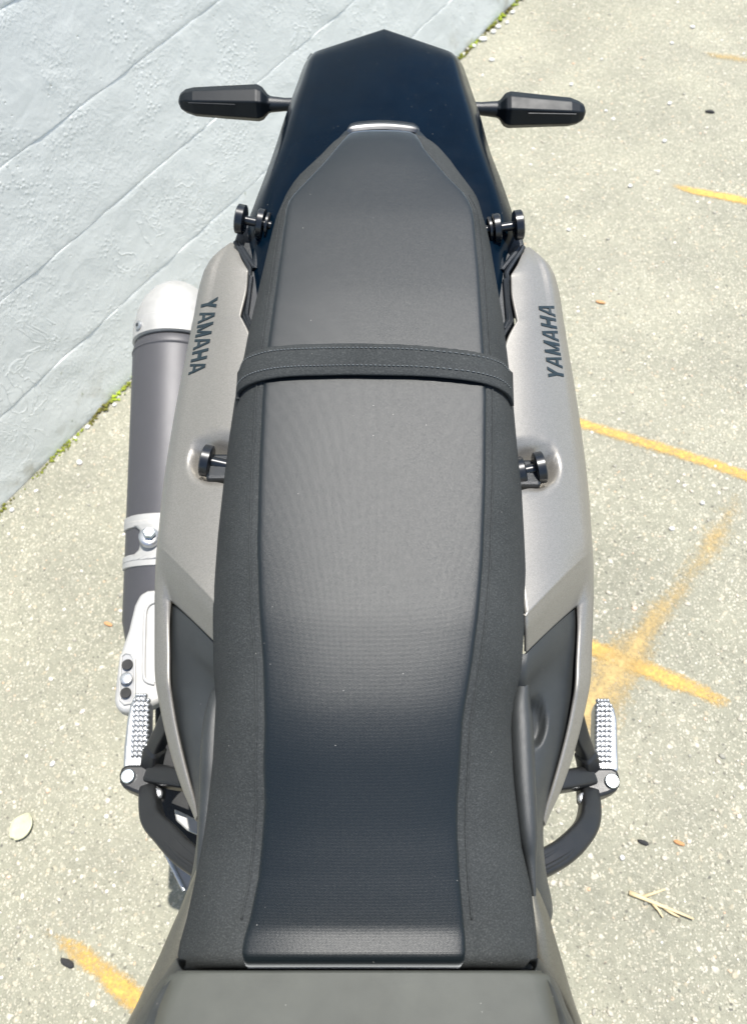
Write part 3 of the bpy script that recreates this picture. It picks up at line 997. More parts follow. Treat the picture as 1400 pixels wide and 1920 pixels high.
def side_cover(side):
    mp = (lambda p: p) if side < 0 else RP
    NI, NO = 22, 5
    raw = []
    for O, C, I, zo, zcn, zi in LROWS:
        O, C, I = mp(O), mp(C), mp(I)
        o3, c3, i3 = P(*O, zo), P(*C, zcn), P(*I, zi)
        raw.append(np.array([(*o3,), (*c3,), (*i3,)]))
    dense = spline(raw, 140)
    raws = []
    for O, C, zo, zcn in [(LROWS[-1][0], LROWS[-1][1], LROWS[-1][3], LROWS[-1][4])] + STRIP:
        O, C = mp(O), mp(C)
        raws.append(np.array([(*P(*O, zo),), (*P(*C, zcn),)]))
    dstrip = spline(raws, 60)[1:]
    xin = -side      # direction towards the bike centre
    def outer_part(o3, c3, flat=1.0):
        # skirt below the silhouette, then rounded shoulder up to the corner
        o3, c3 = Vector(o3), Vector(c3)
        w = max(.001, abs(c3.x - o3.x))
        pts = [o3 + Vector((xin * .016, 0, -.075)), o3 + Vector((xin * .007, 0, -.045)), o3 + Vector((xin * .001, 0, -.018))]
        for k in range(NO):
            u = k / NO
            p = o3.lerp(c3, u)
            bul = math.sin(u * math.pi) * min(.004, w * .28) * flat
            pts.append(p + Vector((0, 0, bul)))
        return pts
    rows = []
    if side < 0: kc, kr = (400, 862), (49, 42)
    else: kc, kr = (1001, 873), (50, 43)
    for d in dense:
        o3, c3, i3 = (Vector(q) for q in d)
        row = outer_part(o3, c3)
        for k in range(NI + 1):
            u = k / NI
            p = c3.lerp(i3, u)
            w = (i3 - c3).length
            p = p + Vector((0, 0, math.sin(u * math.pi) * min(.0035, w * .06)))
            row.append(p)
        rows.append(row)
    # refine the knob dish: push vertices down inside an ellipse seen around the knob
    for r in rows:
        for i, p in enumerate(r):
            if i < 3 + NO: continue
            dz = p.z - HC; depth = p.y * CP - dz * SP
            px = 700 + F * p.x / depth; py = 960 - F * (p.y * SP + dz * CP) / depth
            ex = (px - kc[0]) / kr[0]; ey = (py - kc[1]) / kr[1]
            if (ex > 0 and side < 0) or (ex < 0 and side > 0): ex = 0
            e = (abs(ex) ** 2.3 + abs(ey) ** 2.3) ** (1 / 2.3)
            q = min(1, max(0, (1.02 - e) / .42)); q = q * q * (3 - 2 * q)
            r[i] = p - Vector((0, 0, .020 * q)) + Vector((xin * .004 * q, 0, 0))
    nc = len(rows[0])
    v, f = grid(rows)
    # the strip continues the outer columns
    n_out = 3 + NO + 1
    b0 = (len(rows) - 1) * nc
    prev = [b0 + k for k in range(n_out)]
    for kk, d in enumerate(dstrip):
        pts = outer_part(d[0], d[1], max(.30, 1 - kk * .06)) + [Vector(d[1])]
        cur = list(range(len(v), len(v) + n_out)); v += pts
        for k in range(n_out - 1):
            f.append((prev[k], prev[k + 1], cur[k + 1], cur[k]))
        prev = cur
    me = mesh('side_cover', v, f); flip_up(me)
    o = link('side_cover', me, 'silver_paint', bike, True)
    s = o.modifiers.new('thickness', 'SOLIDIFY'); s.thickness = .0025; s.offset = -1
    o['label'] = 'silver grey metallic side cover on the exhaust side' if side < 0 else 'silver grey metallic side cover away from the exhaust'
    return o
covL = side_cover(-1); covR = side_cover(1)

# knobs in the dishes
spool((388, 864), (424, 872), 0, .852, rdisc=.0135, stem=.0048)
spool((1011, 877), (976, 884), .0125, .852, rdisc=.0135, stem=.0048)
for c in ((418, 892), (982, 903)):
    box('knob_mount', P(*c, .838), (.022, .026, .030), 'black_plastic', bike, bevel=.003)

# ---- lettering on the side covers: each letter its own raised shape
GLYPH = {  # strokes as quads in a unit cell (x along the word, y up)
    'Y': [[(0, 1), (.30, 1), (.60, .48), (.36, .40)], [(.70, 1), (1, 1), (.64, .40), (.40, .48)], [(.36, .46), (.64, .46), (.64, 0), (.36, 0)]],
    'A': [[(0, 0), (.23, 0), (.52, 1), (.34, 1)], [(.48, 1), (.66, 1), (1, 0), (.77, 0)], [(.34, 1), (.66, 1), (.63, .80), (.37, .80)], [(.14, .22), (.86, .22), (.80, .38), (.20, .38)]],
    'M': [[(0, 0), (.23, 0), (.23, 1), (0, 1)], [(.77, 0), (1, 0), (1, 1), (.77, 1)], [(.20, 1), (.04, 1), (.40, .05), (.55, .05)], [(.80, 1), (.96, 1), (.60, .05), (.45, .05)]],
    'H': [[(0, 0), (.27, 0), (.27, 1), (0, 1)], [(.73, 0), (1, 0), (1, 1), (.73, 1)], [(.25, .38), (.75, .38), (.75, .62), (.25, .62)]]}
def lettering(cover, org, along, up, word='YAMAHA', slant=0.0):
    """org: pixel of the word's lower left corner; along/up: pixel vectors of the whole word and of a cap height"""
    bvh = BX(cover)
    ws = {'Y': 1.0, 'A': 1.06, 'M': 1.16, 'H': 1.0}
    tot = sum(ws[c] for c in word) + .16 * (len(word) - 1)
    pos = 0
    o0 = Vector((0, 0, HC))
    for ch in word:
        V, Fc = [], []
        for qi, q in enumerate(GLYPH[ch]):
            n = 4
            top = []
            for i in range(n + 1):
                for j in range(3):
                    u, w = i / n, j / 2
                    a = Vector(q[0]).lerp(Vector(q[3]), u); b_ = Vector(q[1]).lerp(Vector(q[2]), u)
                    if ch in 'YAMH':
                        pass
                    s = a.lerp(b_, w)
                    x = (pos + s.x * ws[ch] + slant * (s.y - .5)) / tot; y = s.y
                    px = org[0] + along[0] * x + up[0] * y; py = org[1] + along[1] * x + up[1] * y
                    h = bvh.ray_cast(o0, ray(px, py))
                    if h[0] is None: h = (P(px, py, .85), Vector((0, 0, 1)))
                    nrm = h[1] if h[1].z > 0 else -h[1]
                    top.append((h[0], nrm))
            lift = .0006 + .00006 * qi
            b0 = len(V)
            V += [p + n_ * lift for p, n_ in top] + [p - n_ * .0006 for p, n_ in top]
            N = len(top)
            for i in range(n):
                for j in range(2):
                    k = b0 + i * 3 + j
                    Fc.append((k, k + 1, k + 4, k + 3))
            ring = [0, 1, 2] + [i * 3 + 2 for i in range(1, n + 1)] + [n * 3 + 1] + [i * 3 for i in range(n, 0, -1)]
            for a, b_ in zip(ring, ring[1:] + ring[:1]):
                Fc.append((b0 + a, b0 + b_, b0 + N + b_, b0 + N + a))
        me = mesh('letter', V, Fc)
        link('letter', me, 'letter_black', cover, False)
        pos += ws[ch] + .16
lettering(covL, (379.7, 564.4), (-25.6, 139.2), (29.7, -7.5))
lettering(covR, (1056.8, 713.8), (-19.5, -139.8), (-29.6, -6.6))

# ---- dark inserts in front of the side covers
IROWS = [((321, 1129), (413, 1216), .797, .826), ((319, 1150), (414, 1238), .793, .823), ((318, 1175), (414, 1262), .788, .816), ((317, 1205), (414, 1288), .783, .803),
    ((317, 1240), (415, 1320), .777, .793), ((317, 1285), (415, 1350), .770, .787), ((321, 1315), (413, 1380), .765, .783), ((329, 1363), (411, 1420), .758, .779),
    ((341, 1418), (409, 1470), .749, .776), ((355, 1472), (405, 1520), .740, .772), ((368, 1530), (399, 1570), .733, .768), ((367, 1580), (392, 1600), .728, .764), ((360, 1630), (385, 1640), .725, .760), ((350, 1672), (378, 1690), .722, .757), ((346, 1700), (370, 1715), .735, .755), ((350, 1722), (362, 1730), .745, .750)]
def insert(side):
    mp = (lambda p: p) if side < 0 else RP
    raw = []
    for O, I, zo, zi in IROWS:
        raw.append(np.array([(*P(*mp(O), zo - .0015),), (*P(*mp(I), zi - .0015),)]))
    dense = spline(raw, 120)
    rows = []
    xin = -side
    for d in dense:
        o3, i3 = Vector(d[0]), Vector(d[1])
        row = [o3 + Vector((xin * .004, 0, -.05)), o3 + Vector((xin * .001, 0, -.006))]
        for k in range(19):
            u = k / 18
            p = o3.lerp(i3, u) + Vector((0, 0, .005 * math.sin(math.pi * u) - .0025 * math.exp(-u / .06)))
            if side > 0:
                dz = p.z - HC; depth = p.y * CP - dz * SP
                px = 700 + F * p.x / depth; py = 960 - F * (p.y * SP + dz * CP) / depth
                e = math.hypot((px - 1003) / 21, (py - 1352) / 52)
                q = min(1, max(0, (1.05 - e) / .55)); q = q * q * (3 - 2 * q)
                p = p - Vector((0, 0, .013 * q))
            row.append(p)
        row.append(i3 + Vector((xin * .012, 0, -.006)))
        rows.append(row)
    o = sheet('side_insert', rows, 'cover_black', bike, .0025)
    o['label'] = 'satin black insert panel below the seat' 
    return o
insert(-1); insert(1)
# frame cover ridge between insert and seat
for side, pts in ((-1, [(404, 1290), (409, 1320), (406, 1370), (403, 1430), (399, 1480), (391, 1550), (381, 1610), (372, 1660)]), (1, [(982, 1262), (973, 1318), (972, 1358), (977, 1462), (986, 1560), (992, 1610), (1000, 1680)])):
    q = spline([(*P(x, y, .796 - .004 * i),) for i, (x, y) in enumerate(pts)], 30)
    tube('frame_cover', [Vector(a) for a in q], [.0015 + .009 * math.sin(math.pi * min(1, (i / 29) ** .7)) for i in range(30)], 'cover_black', bike, 16, (1.0, 1.9), 2.4)

# ---- tank and its side shrouds
def tank():
    rows = []
    for k in range(26):
        u = k / 25
        Y = .012 - .47 * u
        hw = float(np.interp(u, [0, .25, .6, .85, 1], [.112, .125, .145, .145, .12]))
        zt = float(np.interp(u, [0, .05, .3, .7, 1], [.852, .858, .895, .985, .975]))
        zb = float(np.interp(u, [0, 1], [.70, .78]))
        row = []
        n = 24
        for i in range(n):
            a = 2 * math.pi * i / n
            ca, sa = math.cos(a), math.sin(a)
            row.append(Vector((X0(Y) + hw * math.copysign(abs(ca) ** .55, ca), Y, (zt + zb) / 2 + (zt - zb) / 2 * math.copysign(abs(sa) ** .55, sa))))
        rows.append(row)
    v, f = grid(rows, True)
    f.append(tuple(range(24))); f.append(tuple(25 * 24 + i for i in range(24)))
    o = link('fuel_tank', mesh('fuel_tank', v, f), 'tank_dark', bike, True, 50)
    o['label'] = 'dark fuel tank in front of the seat'
    return o
tk = tank()
# flat matte top plate of the tank
def plate():
    tab = [(1824, 330, 1016), (1827, 321, 1026), (1835, 314, 1031), (1850, 307, 1034), (1890, 289, 1048), (1930, 272, 1061), (2000, 240, 1085), (2120, 190, 1120), (2300, 120, 1180)]
    rows = []
    d = spline([(a, b_, c) for a, b_, c in tab], 60)
    for k, (y, xl, xr) in enumerate(d):
        z = .8625 + .010 * (y - 1824) / 100
        row = [P(xl + 2, y, z - .012), P(xl, y, z - .004)]
        for i in range(21):
            u = i / 20
            e = min(u, 1 - u)
            row.append(P(xl + (xr - xl) * u, y, z + .004 * (1 - (2 * u - 1) ** 2) - .002 * math.exp(-e / .012)))
        row += [P(xr, y, z - .004), P(xr - 2, y, z - .012)]
        rows.append(row)
    lead = [Vector((p.x, p.y + .0015, p.z - .012)) for p in rows[0]]
    lead2 = [Vector((p.x, p.y + .0012, p.z - .003)) for p in rows[0]]
    sheet('tank_plate', [lead, lead2] + rows, 'tank_matte', tk, .003)['label'] = 'matte olive grey top plate of the fuel tank'
plate()
def shroud(side):
    # olive side shroud, outer / inner pixel rows
    if side < 0:
        R_ = [((373, 1611), (376, 1613)), ((366, 1635), (374, 1640)), ((352, 1668), (368, 1672)), ((337, 1705), (362, 1710)), ((318, 1748), (352, 1752)), ((300, 1790), (338, 1795)), ((279, 1835), (312, 1838)), ((258, 1880), (280, 1880)), ((240, 1915), (258, 1915)), ((205, 1985), (222, 1985)), ((140, 2120), (160, 2120))]
    else:
        R_ = [((988, 1621), (984, 1623)), ((1002, 1640), (987, 1648)), ((1012, 1675), (992, 1680)), ((1028, 1715), (996, 1720)), ((1040, 1758), (1001, 1760)), ((1052, 1798), (1008, 1800)), ((1064, 1840), (1036, 1842)), ((1077, 1882), (1060, 1882)), ((1090, 1918), (1075, 1918)), ((1112, 1985), (1098, 1985)), ((1160, 2120), (1145, 2120))]
    ZS = [.752, .754, .757, .760, .764, .772, .784, .800, .814, .83, .85]
    raw = [np.array([(*P(*a, ZS[i] - .006),), (*P(*b_, ZS[i] + .004),)]) for i, (a, b_) in enumerate(R_)]
    rows = []
    for d in spline(raw, 60):
        a, b_ = Vector(d[0]), Vector(d[1])
        xin = -side
        rows.append([a + Vector((xin * .008, 0, -.10)), a + Vector((xin * .001, 0, -.03)), a] + [a.lerp(b_, u) + Vector((0, 0, .004 * math.sin(math.pi * u))) for u in (.2, .4, .6, .8)] + [b_, b_ + Vector((xin * .006, 0, -.03))])
    sheet('tank_shroud', rows, 'olive_paint', bike, .0025)
    # darker knee strip between shroud and plate
    if side < 0:
        R2 = [((331, 1796), (345, 1822)), ((312, 1822), (330, 1828)), ((290, 1850), (312, 1850)), ((268, 1888), (292, 1888)), ((250, 1922), (277, 1925)), ((215, 1990), (245, 1990)), ((150, 2125), (190, 2125))]
    else:
        R2 = [((1008, 1796), (1000, 1822)), ((1025, 1815), (1018, 1828)), ((1046, 1850), (1032, 1850)), ((1061, 1888), (1047, 1888)), ((1076, 1922), (1060, 1925)), ((1100, 1990), (1083, 1990)), ((1148, 2125), (1120, 2125))]
    raw = [np.array([(*P(*a, .822 + .006 * i),), (*P(*b_, .852 + .007 * i),)]) for i, (a, b_) in enumerate(R2)]
    rows = []
    for d in spline(raw, 40):
        a, b_ = Vector(d[0]), Vector(d[1])
        rows.append([a + Vector((0, 0, -.03)), a] + [a.lerp(b_, u) + Vector((0, 0, .004 * math.sin(math.pi * u))) for u in (.25, .5, .75)] + [b_, b_ + Vector((-side * .004, 0, -.03))])
    sheet('knee_strip', rows, 'tank_dark', tk, .002)
shroud(-1); shroud(1)

# ---- turn signals
def blinker(side):
    if side < 0:
        secs = [(335, 191, .0015), (340, 190.5, .0085), (350, 190, .0125), (366, 191, .0150), (420, 192, .0170), (484, 193, .0192), (493, 194, .0170), (503, 195, .0100), (510, 195.5, .0080)]
        stem = [(506, 195.5), (535, 196), (575, 197)]
    else:
        secs = [(1097, 211, .0015), (1092, 211, .0085), (1082, 211, .0120), (1066, 210, .0148), (1010, 208, .0168), (954, 206, .0190), (945, 206, .0170), (936, 205.5, .0100), (928, 205, .0080)]
        stem = [(931, 205), (900, 204), (862, 203)]
    z0 = .822
    rows = []
    angs = [20, 62, 100, 142, 200, 242, 280, 322]
    for px, py, r in secs:
        c = P(px, py, z0)
        # section lies across the bike's length: (backward, up)
        rows.append([c + Vector((0, math.cos(rad(a)) * r * 1.08, math.sin(rad(a)) * r * .95)) for a in angs])
    v, f = grid(rows, True)
    f.append(tuple(range(8))); f.append(tuple((len(rows) - 1) * 8 + k for k in range(8)))
    body = link('turn_signal', mesh('turn_signal', v, f), 'signal_black', bike, False)
    bv = body.modifiers.new('bevel', 'BEVEL'); bv.width = .0016; bv.segments = 2; bv.limit_method = 'ANGLE'; bv.angle_limit = rad(18)
    body['label'] = 'slim black turn signal on a short stalk'
    tube('stalk', [P(a, b_, z0) for a, b_ in stem], [.0085, .0068, .0075], 'black_plastic', body, 16)
    # groove along the front face and the lens behind
    a, b_ = (secs[2], secs[4])
    pa = P(a[0] + (8 if side < 0 else -8), a[1], z0) + Vector((0, -.0135, .006)); pb = P(b_[0] + (25 if side < 0 else -25), b_[1], z0) + Vector((0, -.0165, .007))
    tube('groove', [pa, pb], .0009, 'signal_black', body, 8)
    pa = P(a[0], a[1], z0) + Vector((0, .0085, -.003)); pb = P(secs[5][0], secs[5][1], z0) + Vector((0, .0125, -.003))
    tube('lens', [pa, pa.lerp(pb, .5) + Vector((0, .002, 0)), pb], [.009, .012, .013], 'amber_lens', body, 12, (.8, .8))
blinker(-1); blinker(1)

RISE[0] = .07
# ---- tail light and plate holder below the cowl
tl = prism_px('tail_light', [(640, 98), (720, 72), (800, 98), (790, 150), (650, 150)], .845, .03, 'red_lens', bike, .004)
ph = box('plate_holder', (X0(.95), .985, .74), (.14, .02, .22), 'black_plastic', bike, (rad(-28), 0, 0), .006)
box('rear_mudguard', (X0(.85), .86, .815), (.15, .26, .03), 'black_plastic', bike, (rad(-6), 0, 0), .008)
box('under_tray', (X0(.45), .46, .785), (.17, .70, .05), 'black_plastic', bike, (rad(5), 0, 0), .01)

RISE[0] = 0.0
# ---- exhaust
r0 = .060
A = P(253, 655, .56) + Vector((r0, 0, 0)); B = P(233, 1165, .425) + Vector((r0, 0, 0))
ad = (A - B).normalized()
muf = tube('exhaust_muffler', [B - ad * .06, B, A - ad * .010, A - ad * .004, A], [r0 * .8, r0, r0, r0 - .0012, r0 - .003], 'muffler_grey', bike, 48)
muf['label'] = 'dark grey exhaust muffler with a pale end cap'
tube('rolled_seam', [A - ad * .0155, A - ad * .0135, A - ad * .0115], [r0, r0 + .0012, r0], 'muffler_grey', muf, 48)
cap = tube('end_cap', [A + ad * .003, A + ad * .005, A + ad * .030, A + ad * .0315, A + ad * .050, A + ad * .070, A + ad * .086, A + ad * .096, A + ad * .100, A + ad * .096], [r0 - .002, r0 + .001, r0 + .0005, r0 - .0015, r0 - .004, r0 - .012, r0 - .024, r0 - .037, r0 - .045, r0 - .046], 'end_cap', muf, 48, angle=30)
for y in (991, 1062):
    c = B.lerp(A, (1165 - y) / (1165 - 655.0) * .965 + .0)
    tube('clamp_band', [c - ad * .0085, c - ad * .0075, c + ad * .0075, c + ad * .0085], [r0 + .0005, r0 + .0022, r0 + .0022, r0 + .0005], 'end_cap', muf, 48)
mx_ = Vector((1, 0, 0)); mx_ = (mx_ - ad * mx_.dot(ad)).normalized()
mz_ = Vector((0, 0, 1)); mz_ = (mz_ - ad * mz_.dot(ad)).normalized()
def mperp(a):      # direction out of the muffler at an angle round it
    return mx_ * math.cos(a) + mz_ * math.sin(a)
sd_ = mperp(rad(132))
sc = A + ad * .017 + sd_ * (r0 + .0012)
disc('screw', sc, sd_, .0066, .007, 'aluminium', cap, 20, .0018)
disc('screw_socket', sc + sd_ * .0036, sd_, .0028, .001, 'knob_black', cap, 6, .0002)
# clamp bridge: a patch bent round the muffler
def bridge():
    ca = B.lerp(A, (1165 - 1062) / 510 * .965); cb = B.lerp(A, (1165 - 991) / 510 * .965)
    rows = []
    for i in range(9):
        c = ca.lerp(cb, i / 8)
        row = []
        w = abs(i / 4 - 1)
        a0 = 114 + 46 * w ** 5
        for k in range(11):
            a = rad(a0 - (a0 - 55) * k / 10)
            row.append(c + mperp(a) * (r0 + .0030))
        rows.append(row)
    sheet('clamp_bridge', rows, 'end_cap', muf, .002)
bridge()
hb = B.lerp(A, .265) + mperp(rad(100)) * (r0 + .006)
disc('hanger_bolt', hb, (.15, 0, 1), .0135, .012, 'aluminium', muf, 28, .003)
disc('hanger_bolt', hb + Vector((.002, 0, .010)), (.15, 0, 1), .008, .010, 'steel_zinc', muf, 6, .001)
# heat shield
def shield():
    out = [(300, 1104), (276, 1106), (262, 1114), (252, 1134), (241, 1180), (229, 1214), (222, 1240), (217, 1280), (214, 1313), (218, 1328), (230, 1336), (262, 1334), (305, 1312), (318, 1250), (318, 1150)]
    zsh = lambda y: .505 - .050 * (y - 1105) / 230
    o = prism_px('heat_shield', out, [zsh(q[1]) for q in out], .020, 'end_cap', bike, .006, seg=4)
    o['label'] = 'pale metal heat shield plate with an oval slot'
    slot = [(228, 1230), (236, 1224), (246, 1226), (252, 1236), (253, 1270), (252, 1306), (246, 1318), (234, 1320), (226, 1312), (225, 1290), (226, 1260)]
    s_ = prism_px('slot_shade_plate', slot, [zsh(q[1]) + .001 for q in slot], .004, 'slot_shade_grey', o, .0012)  # raised plate; its darker grey imitates the shade of a recess
    pts = [P(a, b_, zsh(b_) + .001) for a, b_ in slot]
    tube('slot_rim', pts + [pts[0]], .0018, 'end_cap', o, 8)
    for c in ((239, 1246), (236, 1299)):
        disc('hole_shade_disc', P(*c, zsh(c[1]) + .0030), (0, 0, 1), .0068, .0016, 'rubber', s_, 24, .0002)  # black disc on top stands in for the darkness of an open hole
    disc('bolt', P(237, 1272, zsh(1272) + .005), (0, 0, 1), .0074, .005, 'aluminium', s_, 24, .0018)
    rib = [(292, 1128), (280, 1134), (273, 1150), (271, 1200), (270, 1262), (275, 1277), (290, 1282)]
    tube('rib', [Vector(q) for q in spline([(*P(a, b_, zsh(b_) + .0005),) for a, b_ in rib], 24)], .0024, 'end_cap', o, 10)
shield()
tube('exhaust_pipe', [B - ad * .05, B - ad * .12 + Vector((.03, 0, -.03)), Vector((-.13, .10, .36)), Vector((-.10, -.10, .28)), Vector((-.06, -.40, .26))], [.032, .030, .026, .024, .022], 'engine_grey', bike, 24)

# ---- passenger foot pegs and their brackets
def peg(side):
    if side < 0:
        body = [(230, 1442), (232, 1400), (237, 1355), (243, 1322), (251, 1304), (264, 1297), (274, 1302), (279, 1318), (278, 1360), (275, 1400), (271, 1425), (268, 1442)]
        lug = [(223, 1452), (227, 1439), (238, 1433), (285, 1433), (302, 1440), (300, 1490), (284, 1502), (272, 1499), (262, 1489), (246, 1483), (231, 1476), (224, 1466)]
        bolt = (241, 1456)
        cols = [(254, 279), (.0,)]; x_of = lambda u, y: np.interp(y, [1300, 1320, 1360, 1425], [255, 253, 252, 249]) + u * 25 if y > 1308 else 258 + u * 15
        up = [(284, 1440), (291, 1405), (306, 1372), (322, 1335)]
        hor = [(288, 1453), (330, 1460), (385, 1470)]
        low = [(282, 1486), (283, 1510), (290, 1540), (315, 1568), (345, 1600), (385, 1628)]
    else:
        body = [(1160, 1447), (1158, 1400), (1157, 1350), (1152, 1328), (1143, 1313), (1131, 1308), (1120, 1311), (1116, 1325), (1115, 1370), (1115, 1410), (1117, 1430), (1118, 1447)]
        lug = [(1163, 1462), (1159, 1445), (1147, 1438), (1104, 1438), (1088, 1445), (1090, 1498), (1104, 1510), (1113, 1504), (1124, 1494), (1141, 1489), (1156, 1482), (1162, 1472)]
        bolt = (1146, 1465)
        x_of = lambda u, y: 1118 + u * 25 if y > 1322 else 1120 + u * 18
        up = [(1104, 1446), (1098, 1415), (1088, 1385), (1076, 1340)]
        hor = [(1100, 1458), (1062, 1464), (1010, 1472)]
        low = [(1103, 1492), (1104, 1520), (1097, 1550), (1074, 1580), (1042, 1606), (990, 1632)]
    zt = .497
    o = prism_px('passenger_peg', body, zt, .026, 'aluminium', bike, .009, seg=5)
    o['label'] = 'ribbed silver passenger foot peg folded backwards'
    V, Fc = [], []
    bm = bmesh.new(); bmesh.ops.create_icosphere(bm, subdivisions=2, radius=1)
    iv = [v.co.copy() for v in bm.verts]; ifc = [tuple(x.index for x in f.verts) for f in bm.faces]; bm.free()
    y0 = 1304 if side < 0 else 1314
    for i in range(13):
        y = y0 + i * 9.4
        for k in range(4):
            u = k / 3
            c = P(x_of(u, y), y, zt + .0012)
            b0 = len(V)
            V += [Vector((c.x + q.x * .0027, c.y + q.y * .0025, c.z + q.z * .0042)) for q in iv]
            Fc += [tuple(b0 + j for j in f) for f in ifc]
    st = link('tread_studs', mesh('tread_studs', V, Fc), 'aluminium', o, True)
    st['kind'] = 'stuff'
    br = prism_px('peg_bracket', lug, .515, .030, 'bracket_black', bike, .004, seg=3)
    br['label'] = 'black peg bracket with three arms'
    disc('pivot_bolt', P(*bolt, .5165), (0, 0, 1), .0078, .006, 'steel_zinc', br, 28, .001)
    def arm(name, pts, z0_, z1, r, sq=(1, 1), pw=5.0):
        q = spline([(*P(a, b_, z0_ + (z1 - z0_) * i / (len(pts) - 1)),) for i, (a, b_) in enumerate(pts)], 22)
        tube(name, [Vector(a) for a in q], r, 'bracket_black', br, 24, sq, pw, 24)
    arm('arm', up, .503, .58, [.0100] * 8 + [.0080] * 14, (1.0, 1.1))
    arm('arm', hor, .507, .54, [.0108] * 22, (1, 1.2))
    arm('arm', low, .505, .56, [.0098 + .0030 * min(1, i / 14) for i in range(22)], (1.0, 1.3))
    for dx in (7, -7):
        q = []
        for i, (a, b_) in enumerate(low):
            if i == 0: continue
            r_ = .0098 + .0030 * min(1, i / 5 * 22 / 14)
            q.append((*P(a + (dx if side < 0 else -dx), b_ - dx, .505 + .055 * i / 5 + r_ * 1.3 + .0006),))
        tube('rib', [Vector(p) for p in spline(q, 22)], .0026, 'bracket_black', br, 10)
    disc('bracket_bolt', P(295 if side < 0 else 1092, 1488 if side < 0 else 1497, .517), (0, 0, 1), .006, .006, 'aluminium', br, 16, .0012)
peg(-1); peg(1)

# ---- heel guard and inner plates on the exhaust side
hg = prism_px('heel_guard', [(276, 1512), (287, 1545), (300, 1570), (350, 1672), (364, 1640), (345, 1600), (322, 1572), (300, 1545)], .47, .006, 'end_cap', bike, .0015)
tube('rolled_edge', [P(283, 1545, .472), P(300, 1578, .472), P(346, 1670, .472)], .0022, 'aluminium', hg, 10)
prism_px('chain_guard', [(326, 1516), (372, 1538), (372, 1566), (350, 1556), (330, 1538)], .44, .01, 'end_cap', bike, .002)
prism_px('inner_dark_plate', [(290, 1320), (318, 1296), (420, 1330), (420, 1640), (372, 1648), (318, 1590), (300, 1540), (290, 1430)], .385, .02, 'rubber', bike, .004)  # plain dark plate filling the interior behind the bracket arms

# ---- running gear, mostly hidden below
def wheel(Y, R, w, rimr, name='wheel'):
    c = Vector((X0(Y), Y, R))
    rows = []
    for i in range(64):
        a = 2 * math.pi * i / 64
        rows.append([Vector((c.x + w / 2 * s, c.y + math.cos(a) * rr_, c.z + math.sin(a) * rr_)) for s, rr_ in ((-.80, rimr), (-1, rimr + (R - rimr) * .45), (-.86, rimr + (R - rimr) * .82), (-.45, R * .985), (0, R), (.45, R * .985), (.86, rimr + (R - rimr) * .82), (1, rimr + (R - rimr) * .45), (.80, rimr))])
    rows.append(rows[0])
    v, f = grid(rows)
    hub = tube(name, [c + Vector((-.06, 0, 0)), c + Vector((.06, 0, 0))], .045, 'engine_grey', bike, 24)
    link('tyre', mesh('tyre', v, f), 'rubber', hub, True)
    rows = []
    for i in range(65):
        a = 2 * math.pi * i / 64
        rows.append([Vector((c.x + w * s, c.y + math.cos(a) * q, c.z + math.sin(a) * q)) for s, q in ((-.40, rimr + .004), (-.40, rimr - .012), (0, rimr - .022), (.40, rimr - .012), (.40, rimr + .004))])
    v, f = grid(rows)
    link('rim', mesh('rim', v, f), 'black_plastic', hub, True)
    for i in range(12):
        a = 2 * math.pi * (i + .3) / 12
        e = Vector((0, math.cos(a), math.sin(a)))
        sx = .045 * (-1) ** i
        tube('spoke', [c + Vector((sx, 0, 0)) + e * .04, c + e * (rimr - .018)], .0032, 'aluminium', hub, 6)
wheel(.58, .318, .150, .228, 'rear_wheel')
wheel(-1.01, .335, .095, .272, 'front_wheel')
sw = tube('swingarm', [(X0(0) - .115, -.02, .42), (X0(.2) - .118, .20, .39), (X0(.58) - .10, .58, .318)], [.030, .027, .022], 'aluminium', bike, 20, (.7, 1.3), 4)
tube('arm', [(X0(0) + .115, -.02, .42), (X0(.2) + .118, .20, .39), (X0(.58) + .10, .58, .318)], [.030, .027, .022], 'aluminium', sw, 20, (.7, 1.3), 4)
tube('axle', [(X0(.58) - .12, .58, .318), (X0(.58) + .12, .58, .318)], .012, 'steel_zinc', sw, 16)
eng = box('engine', (X0(-.2), -.22, .46), (.30, .36, .34), 'engine_grey', bike, (rad(8), 0, 0), .04)
tube('clutch_cover', [(-.15, -.17, .44), (-.185, -.17, .44)], [.10, .085], 'engine_grey', eng, 32)
tube('generator_cover', [(.15, -.17, .44), (.185, -.17, .44)], [.09, .075], 'engine_grey', eng, 32)
box('bash_plate', (X0(-.25), -.26, .262), (.26, .42, .03), 'aluminium', bike, None, .01)
fr = tube('main_frame', [(-.10, .04, .44), (-.115, .0, .62), (-.105, -.25, .80), (-.05, -.52, .95)], .018, 'bracket_black', bike, 16)
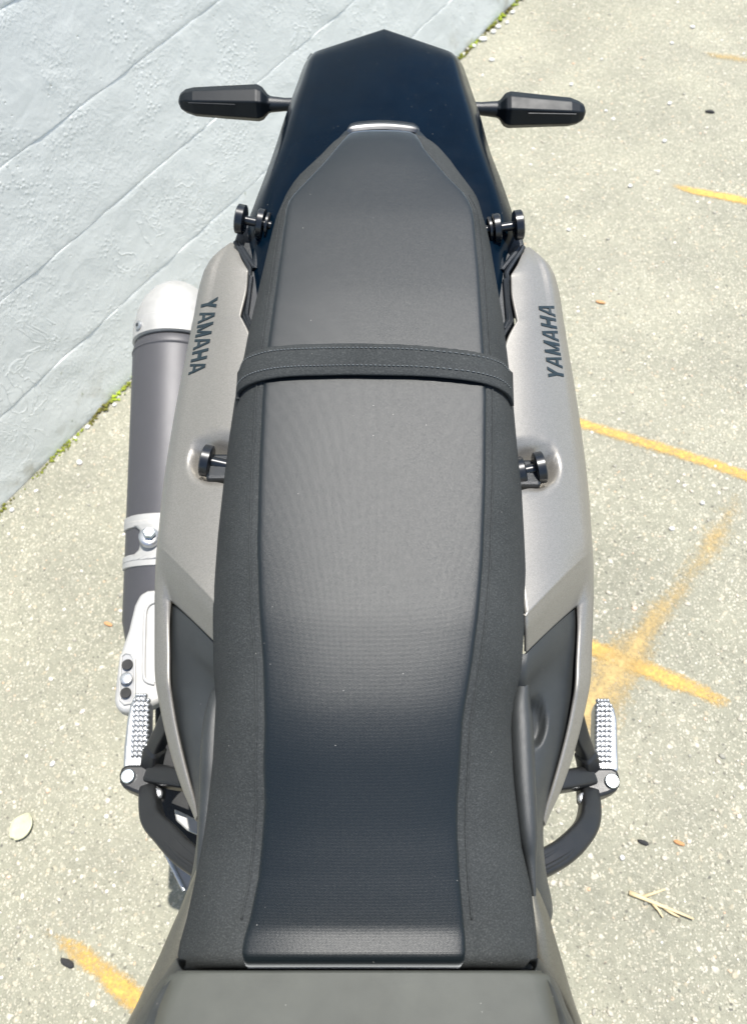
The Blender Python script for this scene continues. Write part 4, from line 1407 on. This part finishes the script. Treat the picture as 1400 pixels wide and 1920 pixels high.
tube('rail', [(.10, .04, .44), (.115, .0, .62), (.105, -.25, .80), (.05, -.52, .95)], .018, 'bracket_black', fr, 16)
tube('subframe_rail', [(-.09, -.02, .68), (-.095, .35, .755), (-.07, .80, .80)], .013, 'bracket_black', fr, 14)
tube('subframe_rail', [(.085, -.02, .68), (.095, .35, .755), (.09, .80, .80)], .013, 'bracket_black', fr, 14)
tube('steering_head', [(X0(-.5), -.55, .86), (X0(-.5), -.50, 1.06)], .030, 'bracket_black', fr, 20)
fk = tube('front_fork', [(-.125, -1.01, .335), (-.125, -.72, .80), (-.125, -.58, 1.05)], [.026, .028, .024], 'aluminium', bike, 20)
tube('leg', [(.085, -1.01, .335), (.085, -.72, .80), (.085, -.58, 1.05)], [.026, .028, .024], 'aluminium', fk, 20)
box('fork_crown', (-.02, -.585, 1.045), (.27, .07, .03), 'bracket_black', fk, (rad(-24), 0, 0), .01)
box('fork_crown', (-.02, -.70, .845), (.27, .07, .035), 'bracket_black', fk, (rad(-24), 0, 0), .01)
tube('axle', [(-.15, -1.01, .335), (.11, -1.01, .335)], .011, 'steel_zinc', fk, 16)
hbp = [(-.43, -.44, 1.10), (-.25, -.50, 1.12), (-.12, -.56, 1.075), (.08, -.56, 1.075), (.21, -.50, 1.12), (.39, -.44, 1.10)]
hbar = tube('handlebar', hbp, .0125, 'black_plastic', bike, 16)
tube('grip', [(-.45, -.433, 1.098), (-.33, -.473, 1.110)], .017, 'rubber', hbar, 16)
tube('grip', [(.41, -.433, 1.098), (.29, -.473, 1.110)], .017, 'rubber', hbar, 16)
rad_box = box('radiator', (X0(-.5), -.52, .62), (.30, .05, .30), 'bracket_black', bike, (rad(12), 0, 0), .01)
sx_ = .30
ss = tube('side_stand', [(.13, -.10, .30), (.20, -.20, .16), (sx_, -.28, sx_ * math.tan(LEAN) + .012)], [.013, .012, .011], 'bracket_black', bike, 14)
prism = box('foot', (sx_ + .01, -.285, sx_ * math.tan(LEAN) + .008), (.055, .045, .010), 'bracket_black', ss, (0, -LEAN, 0), .003)
